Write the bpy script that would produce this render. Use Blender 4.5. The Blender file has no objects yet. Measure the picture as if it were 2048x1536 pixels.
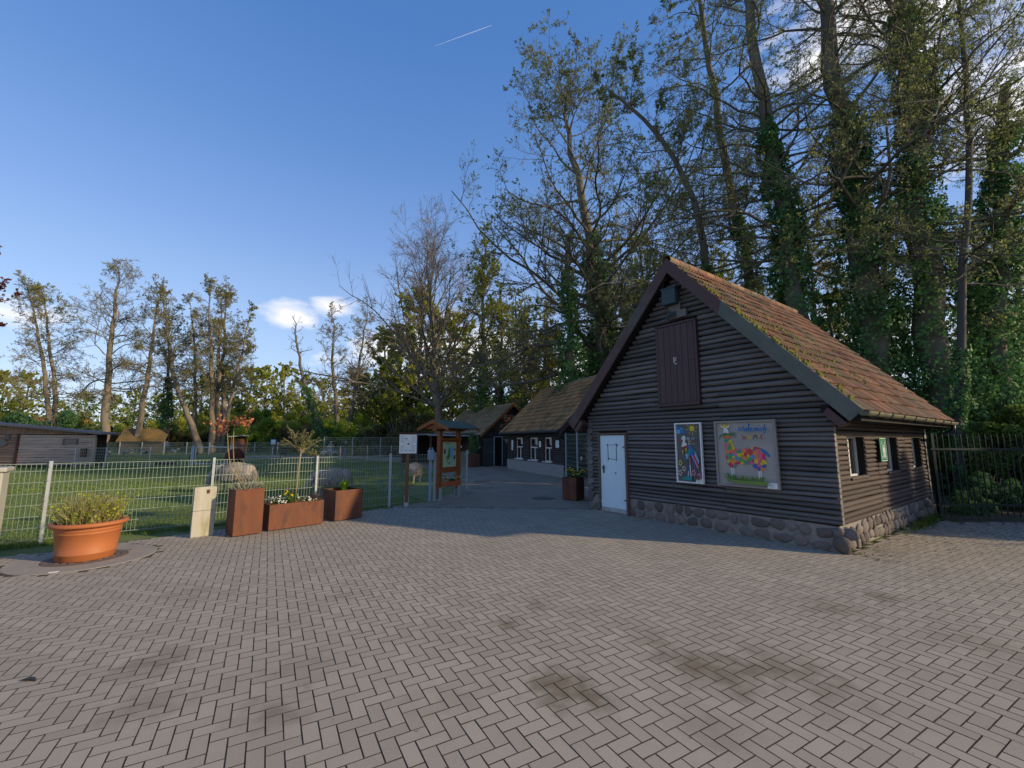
import bpy, bmesh, math, random
import numpy as np
from mathutils import Vector, Matrix

# ------------------------------------------------------------------ camera, sky, sun, exposure
scene = bpy.context.scene
COL = scene.collection
R = math.radians
FPX, EYE, PITCH = 853.0, 1.83, math.atan(112 / 853.0)
cam_d = bpy.data.cameras.new('camera')
cam_d.sensor_width = 36.0
cam_d.lens = 36.0 * FPX / 2048
cam_d.clip_start, cam_d.clip_end = 0.05, 6000
cam = bpy.data.objects.new('camera', cam_d)
COL.objects.link(cam)
cam.location = (0, 0, EYE)
cam.rotation_euler = (R(90) + PITCH, 0, 0)
scene.camera = cam
scene.render.resolution_x, scene.render.resolution_y = 1024, 768

SUN_AZ, SUN_EL = R(107), R(20)          # clockwise from +Y
world = bpy.data.worlds.new('World')
scene.world = world
world.use_nodes = True
SKY_STRENGTH = 0.15
SUN_STRENGTH = 3.7
EXPOSURE = 0.5

def build_world():
    nt = world.node_tree
    nt.nodes.clear()
    N, L = nt.nodes.new, nt.links.new
    out = N('ShaderNodeOutputWorld'); bg = N('ShaderNodeBackground')
    sky = N('ShaderNodeTexSky'); sky.sky_type = 'NISHITA'; sky.sun_disc = False
    sky.sun_elevation, sky.sun_rotation = SUN_EL, SUN_AZ
    sky.altitude, sky.air_density, sky.dust_density, sky.ozone_density = 50, 1.0, 0.6, 3.0
    tc = N('ShaderNodeTexCoord')
    def math_(op, a, b=None, clamp=False):
        n = N('ShaderNodeMath'); n.operation = op; n.use_clamp = clamp
        for i, v in enumerate((a, b)):
            if v is None: continue
            if isinstance(v, (int, float)): n.inputs[i].default_value = v
            else: L(v, n.inputs[i])
        return n.outputs[0]
    def dot(v):
        n = N('ShaderNodeVectorMath'); n.operation = 'DOT_PRODUCT'
        L(tc.outputs['Generated'], n.inputs[0]); n.inputs[1].default_value = v
        return n.outputs['Value']
    def noise(scale, detail, vec=(1, 1, 2.4), rough=.55):
        mp = N('ShaderNodeMapping'); mp.inputs['Scale'].default_value = vec
        L(tc.outputs['Generated'], mp.inputs[0])
        n = N('ShaderNodeTexNoise'); n.inputs['Scale'].default_value = scale
        n.inputs['Detail'].default_value = detail; n.inputs['Roughness'].default_value = rough
        L(mp.outputs[0], n.inputs['Vector'])
        return n.outputs['Fac']
    fine = noise(9, 5); big = noise(2.6, 4, (1, 1, 3.0))
    total = None
    # soft cumulus heaps: azimuth, elevation, half width, half height (degrees)
    for az, el, sx, sy in ((-28, 15.0, 3.2, 1.7), (-23.5, 16.2, 2.6, 1.4), (-53, 11.0, 6, 1.6), (-8, 11.5, 13, 4.0),
                           (44, 40, 9, 6), (57, 31, 9, 7), (12, 9, 12, 4.5), (34, 9, 16, 4), (-75, 10, 12, 4),
                           (80, 16, 20, 6), (120, 12, 22, 5), (170, 10, 24, 5), (-130, 11, 20, 5)):
        a, e = R(az), R(el)
        rt = (math.cos(a), -math.sin(a), 0)
        up = (-math.sin(e) * math.sin(a), -math.sin(e) * math.cos(a), math.cos(e))
        fw = (math.cos(e) * math.sin(a), math.cos(e) * math.cos(a), math.sin(e))
        px = math_('DIVIDE', dot(rt), math.sin(R(sx)))
        py = math_('DIVIDE', dot(up), math.sin(R(sy)))
        d2 = math_('ADD', math_('MULTIPLY', px, px), math_('MULTIPLY', py, py))
        d = math_('ADD', math_('SQRT', d2), math_('MULTIPLY', math_('SUBTRACT', fine, 0.5), 2.6))
        m = math_('MULTIPLY', math_('SUBTRACT', 1.15, d), 1.3, True)
        m = math_('MULTIPLY', m, math_('GREATER_THAN', dot(fw), 0.2))
        total = m if total is None else math_('MAXIMUM', total, m)
    band = math_('MULTIPLY', math_('SUBTRACT', big, 0.56), 4.0, True)
    sepz = dot((0, 0, 1))
    low = math_('MULTIPLY', math_('SUBTRACT', 0.26, sepz), 6.0, True)
    total = math_('MAXIMUM', total, math_('MULTIPLY', math_('MULTIPLY', band, low), 0.28))
    mix = N('ShaderNodeMixRGB'); L(math_('MULTIPLY', total, 0.86), mix.inputs[0])
    hs = N('ShaderNodeHueSaturation'); hs.inputs['Saturation'].default_value = 1.11; hs.inputs['Value'].default_value = 1.05
    L(sky.outputs[0], hs.inputs['Color'])
    tint = N('ShaderNodeMixRGB'); tint.blend_type = 'MULTIPLY'; tint.inputs[0].default_value = 1; tint.inputs[2].default_value = (1.17, 1.0, 1.04, 1)
    L(hs.outputs[0], tint.inputs[1])
    # clear-air scattering, even all round the horizon: pale low down, deep blue overhead
    cr = N('ShaderNodeValToRGB'); els = cr.color_ramp.elements
    stops = [(0.0, (2.75, 3.3, 4.3)), (.21, (2.0, 2.8, 4.15)), (.41, (1.07, 1.87, 3.65)), (.56, (.62, 1.4, 3.2)), (.72, (.36, 1.06, 2.8)), (1.0, (.28, .85, 2.4))]
    while len(els) < len(stops): els.new(.5)
    for e_, (p_, c_) in zip(els, stops): e_.position = p_; e_.color = (c_[0] / 5, c_[1] / 5, c_[2] / 5, 1)
    L(math_('MAXIMUM', dot((0, 0, 1)), 0.0), cr.inputs[0])
    up5 = N('ShaderNodeVectorMath'); up5.operation = 'SCALE'; up5.inputs['Scale'].default_value = 5.0; L(cr.outputs[0], up5.inputs[0])
    air = N('ShaderNodeMixRGB'); air.inputs[0].default_value = .72; L(tint.outputs[0], air.inputs[1]); L(up5.outputs[0], air.inputs[2])
    L(air.outputs[0], mix.inputs[1])
    mix.inputs[2].default_value = (5.6, 5.4, 5.3, 1)
    L(mix.outputs[0], bg.inputs[0]); bg.inputs[1].default_value = SKY_STRENGTH
    L(bg.outputs[0], out.inputs[0])
build_world()

sun_d = bpy.data.lights.new('sun', 'SUN')
sun_d.energy, sun_d.angle, sun_d.color = SUN_STRENGTH, R(1.2), (1.0, 0.80, 0.52)
sun = bpy.data.objects.new('sun', sun_d); COL.objects.link(sun)
sun.location = (60, -20, 40)
TO_SUN = Vector((math.sin(SUN_AZ) * math.cos(SUN_EL), math.cos(SUN_AZ) * math.cos(SUN_EL), math.sin(SUN_EL)))
sun.rotation_euler = TO_SUN.to_track_quat('Z', 'Y').to_euler()
vs = scene.view_settings
vs.view_transform, vs.look, vs.gamma, vs.exposure, vs.use_curve_mapping = 'Standard', 'None', 1, EXPOSURE, False

# ------------------------------------------------------------------ helpers
rng = np.random.default_rng(7)
random.seed(7)
def ray(x, y):                       # direction seen at a point of the 2048 x 1536 photograph
    dx, dy = x - 1024, 768 - y
    c, s = math.cos(PITCH), math.sin(PITCH)
    return dx, FPX * c - dy * s, FPX * s + dy * c
def ground_at(x, y, z=0):
    r = ray(x, y); t = (z - EYE) / r[2]
    return Vector((r[0] * t, r[1] * t, z))
def at(x, y, depth):
    r = ray(x, y); t = depth / r[1]
    return Vector((r[0] * t, depth, EYE + r[2] * t))

def tag(o, label=None, cat=None, group=None, kind=None):
    if label: o['label'] = label
    if cat: o['category'] = cat
    if group: o['group'] = group
    if kind: o['kind'] = kind
    return o
def empty(name, loc=(0, 0, 0), rz=0, label=None, cat=None, group=None):
    o = bpy.data.objects.new(name, None); COL.objects.link(o)
    o.location = loc; o.rotation_euler = (0, 0, rz); o.empty_display_size = .2
    return tag(o, label, cat, group)
def obj(name, me, mat=None, parent=None, loc=(0, 0, 0), rot=None, scale=None):
    o = bpy.data.objects.new(name, me); COL.objects.link(o)
    if mat is not None and not me.materials: me.materials.append(mat)
    o.parent = parent; o.location = loc
    if rot is not None: o.rotation_euler = rot
    if scale is not None: o.scale = scale
    return o
def copy_tree(o, parent=None):
    c = o.copy(); COL.objects.link(c); c.parent = parent
    for ch in o.children: copy_tree(ch, c)
    return c

class MB:
    """collects shapes, builds ONE mesh"""
    def __init__(s): s.v, s.f = [], []
    def add(s, vs_, fs):
        b = len(s.v); s.v += [tuple(p) for p in vs_]; s.f += [tuple(i + b for i in f) for f in fs]; return s
    def box(s, c, size, rz=0, mat=None):
        x, y, z = size[0] / 2, size[1] / 2, size[2] / 2
        P = [Vector((i * x, j * y, k * z)) for i in (-1, 1) for j in (-1, 1) for k in (-1, 1)]
        M = mat if mat is not None else Matrix.Rotation(rz, 3, 'Z')
        P = [M @ p + Vector(c) for p in P]
        return s.add(P, [(0, 1, 3, 2), (4, 6, 7, 5), (0, 4, 5, 1), (2, 3, 7, 6), (0, 2, 6, 4), (1, 5, 7, 3)])
    def bar(s, a, b, w, h, up=(0, 0, 1)):
        a, b = Vector(a), Vector(b); d = (b - a); l = d.length; d.normalize()
        u = Vector(up); sd = d.cross(u)
        if sd.length < 1e-4: sd = d.cross(Vector((1, 0, 0)))
        sd.normalize(); u = sd.cross(d)
        M = Matrix((d, sd, u)).transposed()
        return s.box((a + b) / 2, (l, w, h), mat=M)
    def tube(s, pts, rad, n=8, cap=True):
        pts = [Vector(p) for p in pts]
        if not hasattr(rad, '__len__'): rad = [rad] * len(pts)
        ref = Vector((0, 0, 1)) if abs((pts[-1] - pts[0]).normalized().z) < .9 else Vector((1, 0, 0))
        b = len(s.v)
        for i, p in enumerate(pts):
            t = (pts[min(i + 1, len(pts) - 1)] - pts[max(i - 1, 0)]).normalized()
            u = t.cross(ref).normalized(); w = t.cross(u)
            for k in range(n):
                a = 2 * math.pi * k / n
                s.v.append(tuple(p + (u * math.cos(a) + w * math.sin(a)) * rad[i]))
        for i in range(len(pts) - 1):
            for k in range(n):
                k2 = (k + 1) % n
                s.f.append((b + i * n + k, b + (i + 1) * n + k, b + (i + 1) * n + k2, b + i * n + k2))
        if cap:
            s.f.append(tuple(b + k for k in range(n)))
            s.f.append(tuple(b + (len(pts) - 1) * n + k for k in reversed(range(n))))
        return s
    def lathe(s, prof, n=24, c=(0, 0, 0), sx=1, sy=1):
        b = len(s.v)
        for r, z in prof:
            for k in range(n):
                a = 2 * math.pi * k / n
                s.v.append((c[0] + r * sx * math.cos(a), c[1] + r * sy * math.sin(a), c[2] + z))
        for i in range(len(prof) - 1):
            for k in range(n):
                k2 = (k + 1) % n
                s.f.append((b + i * n + k, b + i * n + k2, b + (i + 1) * n + k2, b + (i + 1) * n + k))
        return s
    def poly(s, pts): return s.add(pts, [tuple(range(len(pts)))])
    def prism(s, pts, off):
        n = len(pts); off = Vector(off)
        P = [Vector(p) for p in pts]; Q = [p + off for p in P]
        return s.add(P + Q, [tuple(range(n)), tuple(reversed(range(n, 2 * n)))] +
                     [(i, n + i, n + (i + 1) % n, (i + 1) % n) for i in range(n)])
    def mesh(s, name, smooth=False):
        me = bpy.data.meshes.new(name); me.from_pydata(s.v, [], s.f)
        bm = bmesh.new(); bm.from_mesh(me); bmesh.ops.recalc_face_normals(bm, faces=bm.faces); bm.to_mesh(me); bm.free()
        if smooth: me.polygons.foreach_set('use_smooth', [True] * len(me.polygons))
        return me
    def build(s, name, mat, parent=None, loc=(0, 0, 0), rot=None, smooth=False, bevel=0):
        o = obj(name, s.mesh(name, smooth), mat, parent, loc, rot)
        if bevel:
            m = o.modifiers.new('bevel', 'BEVEL'); m.width = bevel; m.segments = 2; m.limit_method = 'ANGLE'
        return o

def np_mesh(name, V, Q, smooth=False):
    me = bpy.data.meshes.new(name)
    V = np.ascontiguousarray(V, dtype=np.float32); Q = np.ascontiguousarray(Q, dtype=np.int32)
    k = Q.shape[1]
    me.vertices.add(len(V)); me.vertices.foreach_set('co', V.ravel())
    me.loops.add(Q.size); me.loops.foreach_set('vertex_index', Q.ravel())
    me.polygons.add(len(Q)); me.polygons.foreach_set('loop_start', np.arange(0, Q.size, k, dtype=np.int32))
    me.polygons.foreach_set('use_smooth', np.full(len(Q), bool(smooth)))
    me.update(calc_edges=True)
    return me

# ------------------------------------------------------------------ materials
MATS = {}
def mat(name, c1, c2=None, scale=6, rough=.8, bump=0, bscale=None, coords='pos', stretch=None, detail=5, spec=.3,
        rand=0, metallic=0, c3=None, s3=1.5, t3=(.55, .7), translucent=0, island=0):
    """two-tone noise material, optional third patchy tone, per object / per island brightness spread"""
    if name in MATS: return MATS[name]
    m = bpy.data.materials.new(name); m.use_nodes = True
    nt = m.node_tree; N, L = nt.nodes.new, nt.links.new
    b = nt.nodes['Principled BSDF']; out = nt.nodes['Material Output']
    b.inputs['Roughness'].default_value = rough; b.inputs['Metallic'].default_value = metallic
    b.inputs['Specular IOR Level'].default_value = spec
    if coords == 'pos':
        vec = N('ShaderNodeNewGeometry').outputs['Position']
    else:
        t = N('ShaderNodeTexCoord'); oi = N('ShaderNodeObjectInfo')
        mu = N('ShaderNodeMath'); mu.operation = 'MULTIPLY'; mu.inputs[1].default_value = 57.3
        L(oi.outputs['Random'], mu.inputs[0])
        ad = N('ShaderNodeVectorMath'); ad.operation = 'ADD'
        L(t.outputs['Object'], ad.inputs[0]); L(mu.outputs[0], ad.inputs[1]); vec = ad.outputs[0]
    if stretch:
        mp = N('ShaderNodeMapping'); mp.inputs['Scale'].default_value = stretch; L(vec, mp.inputs[0]); vec = mp.outputs[0]
    def noise(sc, det=detail):
        n = N('ShaderNodeTexNoise'); n.inputs['Scale'].default_value = sc; n.inputs['Detail'].default_value = det
        n.inputs['Roughness'].default_value = .62; L(vec, n.inputs['Vector']); return n.outputs['Fac']
    def ramp(fac, lo, hi):
        r = N('ShaderNodeMapRange'); r.inputs[1].default_value = lo; r.inputs[2].default_value = hi
        L(fac, r.inputs[0]); return r.outputs[0]
    def mix(f, a, c, mode='MIX'):
        x = N('ShaderNodeMixRGB'); x.blend_type = mode
        for i, v in ((0, f), (1, a), (2, c)):
            if isinstance(v, (int, float)): x.inputs[i].default_value = v
            elif isinstance(v, tuple): x.inputs[i].default_value = (*v, 1) if len(v) == 3 else v
            else: L(v, x.inputs[i])
        return x.outputs[0]
    nf = noise(scale)
    col = mix(ramp(nf, .3, .7), c1, c2 if c2 else tuple(x * .8 for x in c1))
    if c3: col = mix(ramp(noise(s3, 6), *t3), col, c3)
    if rand or island:
        src = []
        if rand: src.append((N('ShaderNodeObjectInfo').outputs['Random'], rand))
        if island: src.append((N('ShaderNodeNewGeometry').outputs['Random Per Island'], island))
        for s_, amt in src:
            r = N('ShaderNodeMapRange'); r.inputs[3].default_value = 1 - amt; r.inputs[4].default_value = 1 + amt
            L(s_, r.inputs[0])
            col = mix(1.0, col, r.outputs[0], 'MULTIPLY')
    L(col, b.inputs['Base Color'])
    if bump:
        bn = N('ShaderNodeBump'); bn.inputs['Strength'].default_value = bump; bn.inputs['Distance'].default_value = .02
        L(noise(bscale or scale * 3, 6), bn.inputs['Height']); L(bn.outputs[0], b.inputs['Normal'])
    if translucent:
        tr = N('ShaderNodeBsdfTranslucent'); L(col, tr.inputs[0])
        ms = N('ShaderNodeMixShader'); ms.inputs[0].default_value = translucent
        L(b.outputs[0], ms.inputs[1]); L(tr.outputs[0], ms.inputs[2]); L(ms.outputs[0], out.inputs[0])
    MATS[name] = m
    return m
# ------------------------------------------------------------------ setting: ground, path, paving
M_grass = mat('meadow_turf', (.095, .145, .032), (.14, .165, .05), 1.7, .95, .5, 25, c3=(.13, .105, .06), s3=.55, t3=(.56, .72), detail=8)
M_joint = mat('joint_sand', (.045, .035, .026), (.07, .055, .04), 2.5, .95, .3, 60, c3=(.07, .08, .035), s3=.9, t3=(.55, .7))
M_asph = mat('old_asphalt', (.31, .25, .18), (.24, .195, .145), 1.1, .92, .4, 90, c3=(.13, .115, .095), s3=.8, t3=(.55, .72), detail=9)

def paver_material():
    m = mat('concrete_paver', (.376, .326, .252), (.32, .279, .218), .9, .88, .35, 140, rand=.08, island=.09, detail=8)
    nt = m.node_tree; N, L = nt.nodes.new, nt.links.new
    b = nt.nodes['Principled BSDF']; src = b.inputs['Base Color'].links[0].from_socket
    pos = N('ShaderNodeNewGeometry').outputs['Position']
    # fine speckle of the concrete
    n = N('ShaderNodeTexNoise'); n.inputs['Scale'].default_value = 260; n.inputs['Detail'].default_value = 2; L(pos, n.inputs['Vector'])
    r = N('ShaderNodeMapRange'); r.inputs[1].default_value = .3; r.inputs[2].default_value = .7; r.inputs[3].default_value = .78; r.inputs[4].default_value = 1.2
    L(n.outputs['Fac'], r.inputs[0])
    x = N('ShaderNodeMixRGB'); x.blend_type = 'MULTIPLY'; x.inputs[0].default_value = 1; L(src, x.inputs[1]); L(r.outputs[0], x.inputs[2])
    cur = x.outputs[0]
    # dirt stains with their own places and outlines
    wob = N('ShaderNodeTexNoise'); wob.inputs['Scale'].default_value = 5; wob.inputs['Detail'].default_value = 7; L(pos, wob.inputs['Vector'])
    for px, py, rad, amt in ((1125, 1372, .26, .75), (1190, 1400, .16, .6), (1440, 1345, .30, .6), (1560, 1330, .3, .5), (1370, 1318, .25, .4),
                        (310, 1325, .27, .5), (295, 1412, .22, .45), (545, 1425, .2, .5), (1015, 1250, .14, .65), (1075, 1210, .16, .35),
                        (1300, 1275, .2, .4), (1660, 1215, .25, .4), (1770, 1195, .22, .5), (700, 1190, .2, .25), (1980, 1290, .4, .25), (370, 1190, .3, .2),
                        (1650, 1385, .3, .3), (900, 1400, .25, .2), (1420, 1460, .25, .25), (620, 1330, .3, .18)):
        g = ground_at(px, py)
        dn = N('ShaderNodeVectorMath'); dn.operation = 'DISTANCE'; L(pos, dn.inputs[0]); dn.inputs[1].default_value = g
        a = N('ShaderNodeMath'); a.operation = 'MULTIPLY_ADD'; L(wob.outputs['Fac'], a.inputs[0]); a.inputs[1].default_value = rad * 3.2
        L(dn.outputs['Value'], a.inputs[2])
        mr = N('ShaderNodeMapRange'); mr.inputs[1].default_value = rad * 2.9; mr.inputs[2].default_value = rad * 1.75
        mr.inputs[3].default_value = 0; mr.inputs[4].default_value = min(.9, amt * 1.3); L(a.outputs[0], mr.inputs[0])
        y = N('ShaderNodeMixRGB'); L(mr.outputs[0], y.inputs[0]); L(cur, y.inputs[1]); y.inputs[2].default_value = (.165, .128, .082, 1)
        cur = y.outputs[0]
    L(cur, b.inputs['Base Color'])
    return m
M_paver = paver_material()

def rise(x, y):
    t = min(1, max(0, (y - 57) / 14.0)); return -.03 + .75 * t * t * (3 - 2 * t)
def build_ground():
    ys = [-60, -10, 5, 20, 40, 55, 57, 59, 61, 63, 65, 67, 69, 71, 80, 120, 300, 1500]
    xs = [-1500, -300, -120, -60, -30, -10, 0, 10, 30, 60, 120, 300, 1500]
    V = [(x, y, rise(x, y)) for y in ys for x in xs]; n = len(xs)
    F = [(j * n + i, j * n + i + 1, (j + 1) * n + i + 1, (j + 1) * n + i) for j in range(len(ys) - 1) for i in range(n - 1)]
    me = bpy.data.meshes.new('ground'); me.from_pydata(V, [], F)
    tag(obj('ground', me, M_grass), 'grazed green meadow ground reaching back to the trees', kind='structure')
build_ground()

COURT = [(-10.5, 4.9), (-7.75, 7.28), (-3.42, 12.02), (2.2, 11.7), (2.7, 11.0), (5.45, 7.2), (9.9, 10.4), (9.95, 9.75), (20, 9.3), (20, -3), (-10.5, -3)]
def inside(x, y, poly):
    c = False; n = len(poly)
    for i in range(n):
        (x1, y1), (x2, y2) = poly[i], poly[(i + 1) % n]
        if (y1 > y) != (y2 > y) and x < (x2 - x1) * (y - y1) / (y2 - y1) + x1: c = not c
    return c
POT = (-6.68, 6.98)
woods = MB().prism([(x, y, -.022) for x, y in ((6.2, 12.6), (9.6, 10.1), (60, 8.5), (60, 70), (-3, 70), (3.2, 31), (4.4, 22))], (0, 0, -.05)).build('woodland_floor', mat('leaf_mould', (.055, .042, .028), (.085, .065, .04), 3, .95, .8, 30, c3=(.05, .075, .025), s3=.8, t3=(.5, .65)))
tag(woods, 'dark leafy woodland floor behind the cabins and iron fence', kind='structure')
court = MB().prism([(x, y, -.0034) for x, y in COURT], (0, 0, -.1)).build('forecourt_paving', M_joint)
tag(court, 'forecourt of grey-brown concrete pavers laid in herringbone', kind='structure')

def paver_shape(l, w, h=.06, bv=.001):
    x, y = l / 2, w / 2; xi, yi = x - bv, y - bv
    V = [(-x, -y, -h), (x, -y, -h), (x, y, -h), (-x, y, -h), (-x, -y, -bv), (x, -y, -bv), (x, y, -bv), (-x, y, -bv),
         (-xi, -yi, 0), (xi, -yi, 0), (xi, yi, 0), (-xi, yi, 0)]
    F = [(8, 9, 10, 11), (4, 5, 9, 8), (5, 6, 10, 9), (6, 7, 11, 10), (7, 4, 8, 11), (0, 1, 5, 4), (1, 2, 6, 5), (2, 3, 7, 6), (3, 0, 4, 7)]
    return np.array(V), np.array(F)
def paver_top(l, w, h=.006, bv=.001):
    x, y = l / 2, w / 2; xi, yi = x - bv, y - bv
    V = [(-x, -y, -h), (x, -y, -h), (x, y, -h), (-x, y, -h), (-xi, -yi, 0), (xi, -yi, 0), (xi, yi, 0), (-xi, yi, 0)]
    F = [(4, 5, 6, 7), (0, 1, 5, 4), (1, 2, 6, 5), (2, 3, 7, 6), (3, 0, 4, 7)]
    return np.array(V), np.array(F)
def build_pavers():
    a0 = R(29.5); ca, sa = math.cos(a0), math.sin(a0)
    u = .1; Lb, Wb = .2 - .0070, .1 - .0070
    spots = []
    # herringbone: unit cell of a horizontal and a vertical brick, shifted along the diagonal
    for i in range(-300, 300):
        for j in range(-90, 90):
            ox, oy = i + j * 2, -i + j * 2      # lattice (1,-1),(2,2)
            for vert in (0, 1):
                if vert: cx, cy = (ox + .5) * u, (oy + 3) * u
                else: cx, cy = (ox + 1) * u, (oy + .5) * u
                X, Y = cx * ca - cy * sa, cx * sa + cy * ca
                if -10.4 < X < 15 and .4 < Y < 12.2: spots.append((X, Y, vert))
    ok = []
    for X, Y, v in spots:
        if not inside(X, Y, COURT): continue
        if (X - POT[0]) ** 2 + (Y - POT[1]) ** 2 < .9 ** 2: continue
        if abs(X) > (Y + 1.0) * 1.9 + 1.5: continue
        ok.append((X, Y, v))
    def vis(s):
        X, Y, v = s
        zc = Y * math.cos(PITCH) - EYE * math.sin(PITCH)
        if zc < .3: return 1e9
        yc = -Y * math.sin(PITCH) - EYE * math.cos(PITCH)
        sx, sy = FPX * X / zc, -FPX * yc / zc
        if abs(sx) > 1060 or abs(sy) > 800: return 1e9
        return X * X + Y * Y
    ok.sort(key=vis)
    V, F = paver_shape(Lb, Wb)
    me = np_mesh('paver', V, F); me.materials.append(M_paver); me.materials.append(M_joint)
    me.polygons.foreach_set('material_index', [0] + [1] * (len(F) - 1))
    rs = np.random.default_rng(3)
    for X, Y, v in ok[:300]:
        o = obj('paver', me, M_paver, court, (X, Y, rs.normal(0, .0005)))
        o.rotation_euler = (rs.normal(0, .004), rs.normal(0, .004), a0 + (R(90) if v else 0) + rs.normal(0, .008))
    V, F = paver_top(Lb, Wb)
    rest = ok[300:]; n = len(rest)
    P = np.array(rest); ang = a0 + P[:, 2] * R(90) + rs.normal(0, .008, n)
    base = np.repeat(V[None], n, 0)
    base[:, :, 2] += base[:, :, 0] * rs.normal(0, .004, n)[:, None] + base[:, :, 1] * rs.normal(0, .005, n)[:, None] + rs.normal(0, .0005, n)[:, None]
    c, s = np.cos(ang)[:, None], np.sin(ang)[:, None]
    X = base[:, :, 0] * c - base[:, :, 1] * s + P[:, 0:1]; Y = base[:, :, 0] * s + base[:, :, 1] * c + P[:, 1:2]
    VV = np.stack([X, Y, base[:, :, 2]], -1).reshape(-1, 3)
    FF = (F[None] + (np.arange(n) * len(V))[:, None, None]).reshape(-1, 4)
    pf = np_mesh('paver_field', VV, FF); pf.materials.append(M_paver); pf.materials.append(M_joint)
    pf.polygons.foreach_set('material_index', np.tile([0] + [1] * (len(F) - 1), n).astype(np.int32))
    tag(obj('paver_field', pf, None, court), kind='stuff')
build_pavers()

# path of old asphalt between the fence and the cabins
PATH = [(-3.4, 12.24), (2.2, 11.86), (2.3, 12.2), (6.0, 15.0), (4.5, 20.2), (2.45, 20.7), (-.3, 28.4), (1.2, 29.2), (1.0, 31.2), (-2.3, 30.7), (-6.5, 39.5), (-11, 48), (-30, 52), (-30, 46), (-15, 43),
        (-9.2, 36), (-4.5, 26), (-2.35, 19), (-1.95, 16.3), (-2.35, 13.5)]
tag(MB().prism([(x, y, -.004) for x, y in PATH], (0, 0, -.05)).build('path', M_asph), 'worn grey asphalt path running between fence and log cabins', kind='structure')
M_kerb = mat('kerb_concrete', (.2, .185, .17), (.15, .14, .13), 5, .9, .4, 60, rand=.1)
kerb_me = MB().box((0, 0, -.04), (.96, .09, .09)).mesh('kerb_stone')
a, b = Vector((-3.42, 12.13, 0)), Vector((2.18, 11.79, 0)); n = 6
kr = empty('kerb_row', (a + b) / 2); tag(kr, 'flush row of concrete kerb stones between pavers and asphalt', kind='structure')
for i in range(n):
    p = a.lerp(b, (i + .5) / n) - (a + b) / 2
    obj('kerb_stone', kerb_me, M_kerb, kr, (p.x, p.y, random.uniform(-.003, .003)), (0, 0, math.atan2(b.y - a.y, b.x - a.x)), (5.61 / n / .97, 1, 1))
# edging of small stones by the iron fence
er = empty('edging_row', (9.9, 9.72, 0)); tag(er, 'row of small edging stones below the green iron fence', kind='structure')
for i in range(34):
    obj('edging_stone', kerb_me, M_kerb, er, (i * .27 + .15, -.012 * i + random.uniform(-.015, .015), .03 + random.uniform(-.01, .01)), (0, 0, random.uniform(-.08, .08)), (.26, 1.1, 1))
# round concrete apron with iron cover under the flower pot
M_conc = mat('apron_concrete', (.31, .275, .235), (.25, .225, .195), 4, .9, .5, 70, c3=(.10, .105, .06), s3=3, t3=(.6, .75))
M_iron = mat('cast_iron', (.15, .115, .095), (.11, .09, .08), 12, .75, .5, 60)
ring = empty('manhole', (POT[0], POT[1], 0), 0, 'round concrete manhole ring with iron cover under the terracotta pot', 'manhole')
MB().lathe([(0.50, -.05), (.50, .002), (.51, .006), (.87, .004), (.89, -.05)], 40).build('concrete_ring', M_conc, ring)
cv = MB().lathe([(.0, .004), (.38, .004), (.39, .0), (.41, .0), (.42, .005), (.49, .005), (.495, -.04)], 40).build('cover', M_iron, ring)
rs = MB()
for k in range(7):
    for j in range(7):
        x, y = (k - 3) * .11, (j - 3) * .11
        if x * x + y * y < .14: rs.box((x, y, .007), (.05, .05, .008), .78)
rs.build('raised_stud', M_iron, ring)
def drain(name, p, r, label):
    e = empty(name, (p[0], p[1], 0), .4, label, 'drain')
    MB().lathe([(0, .002), (r * .8, .002), (r * .82, -.002), (r * .86, .004), (r, .004), (r * 1.01, -.03)], 28).build('cover', M_iron, e)
    m = MB()
    for k in range(5): m.box(((k - 2) * r * .3, 0, .003), (r * .1, r * 1.1, .006))
    m.build('grating', M_iron, e)
    MB().lathe([(r * 1.01, .001), (r * 1.5, .0005), (r * 1.55, -.02)], 24).build('collar', M_asph, e)
drain('drain_cover', ground_at(965, 963), .42, 'round iron drain cover in the asphalt beside the end of the mesh fence')
drain('drain_cover', ground_at(1087, 997), .38, 'round iron drain cover in the asphalt by the steel planter with yellow flowers')
# grass blades close to the fence
def blades(n, fn, h, w, seed):
    r_ = np.random.default_rng(seed); P = fn(r_, n); n = len(P)
    a = r_.uniform(0, 6.28, n); hh = h * r_.uniform(.5, 1.3, n); ln = r_.normal(0, .45, (n, 2)) * hh[:, None]
    d = np.stack([np.cos(a), np.sin(a), 0 * a], 1) * (w * r_.uniform(.6, 1.3, n))[:, None]
    tip = P + np.concatenate([ln, hh[:, None]], 1)
    V = np.stack([P - d, P + d, tip], 1).reshape(-1, 3)
    return V, np.arange(3 * n).reshape(-1, 3)
M_blade = mat('grass_blades', (.12, .20, .03), (.17, .215, .055), 1.4, .8, 0, island=.4, translucent=.3, c3=(.17, .14, .07), s3=.7, t3=(.58, .75))
F0, F1 = Vector((-8.47, 7.99, 0)), Vector((-3.44, 12.0, 0))
def near_meadow(r_, n):
    t = r_.uniform(-.6, 1.25, n); s = r_.uniform(0, 1, n) ** 1.7 * 13
    d = (F1 - F0); nrm = Vector((-d.y, d.x, 0)).normalized()
    x = F0.x + d.x * t + nrm.x * (s + .03); y = F0.y + d.y * t + nrm.y * (s + .03)
    return np.stack([x, y, np.full(n, -.03)], 1)
V, Q = blades(60000, near_meadow, .05, .006, 5)
tag(obj('grass', np_mesh('grass', V, Q), M_blade), 'short grazed grass of the paddock behind the mesh fence', kind='stuff')
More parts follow.
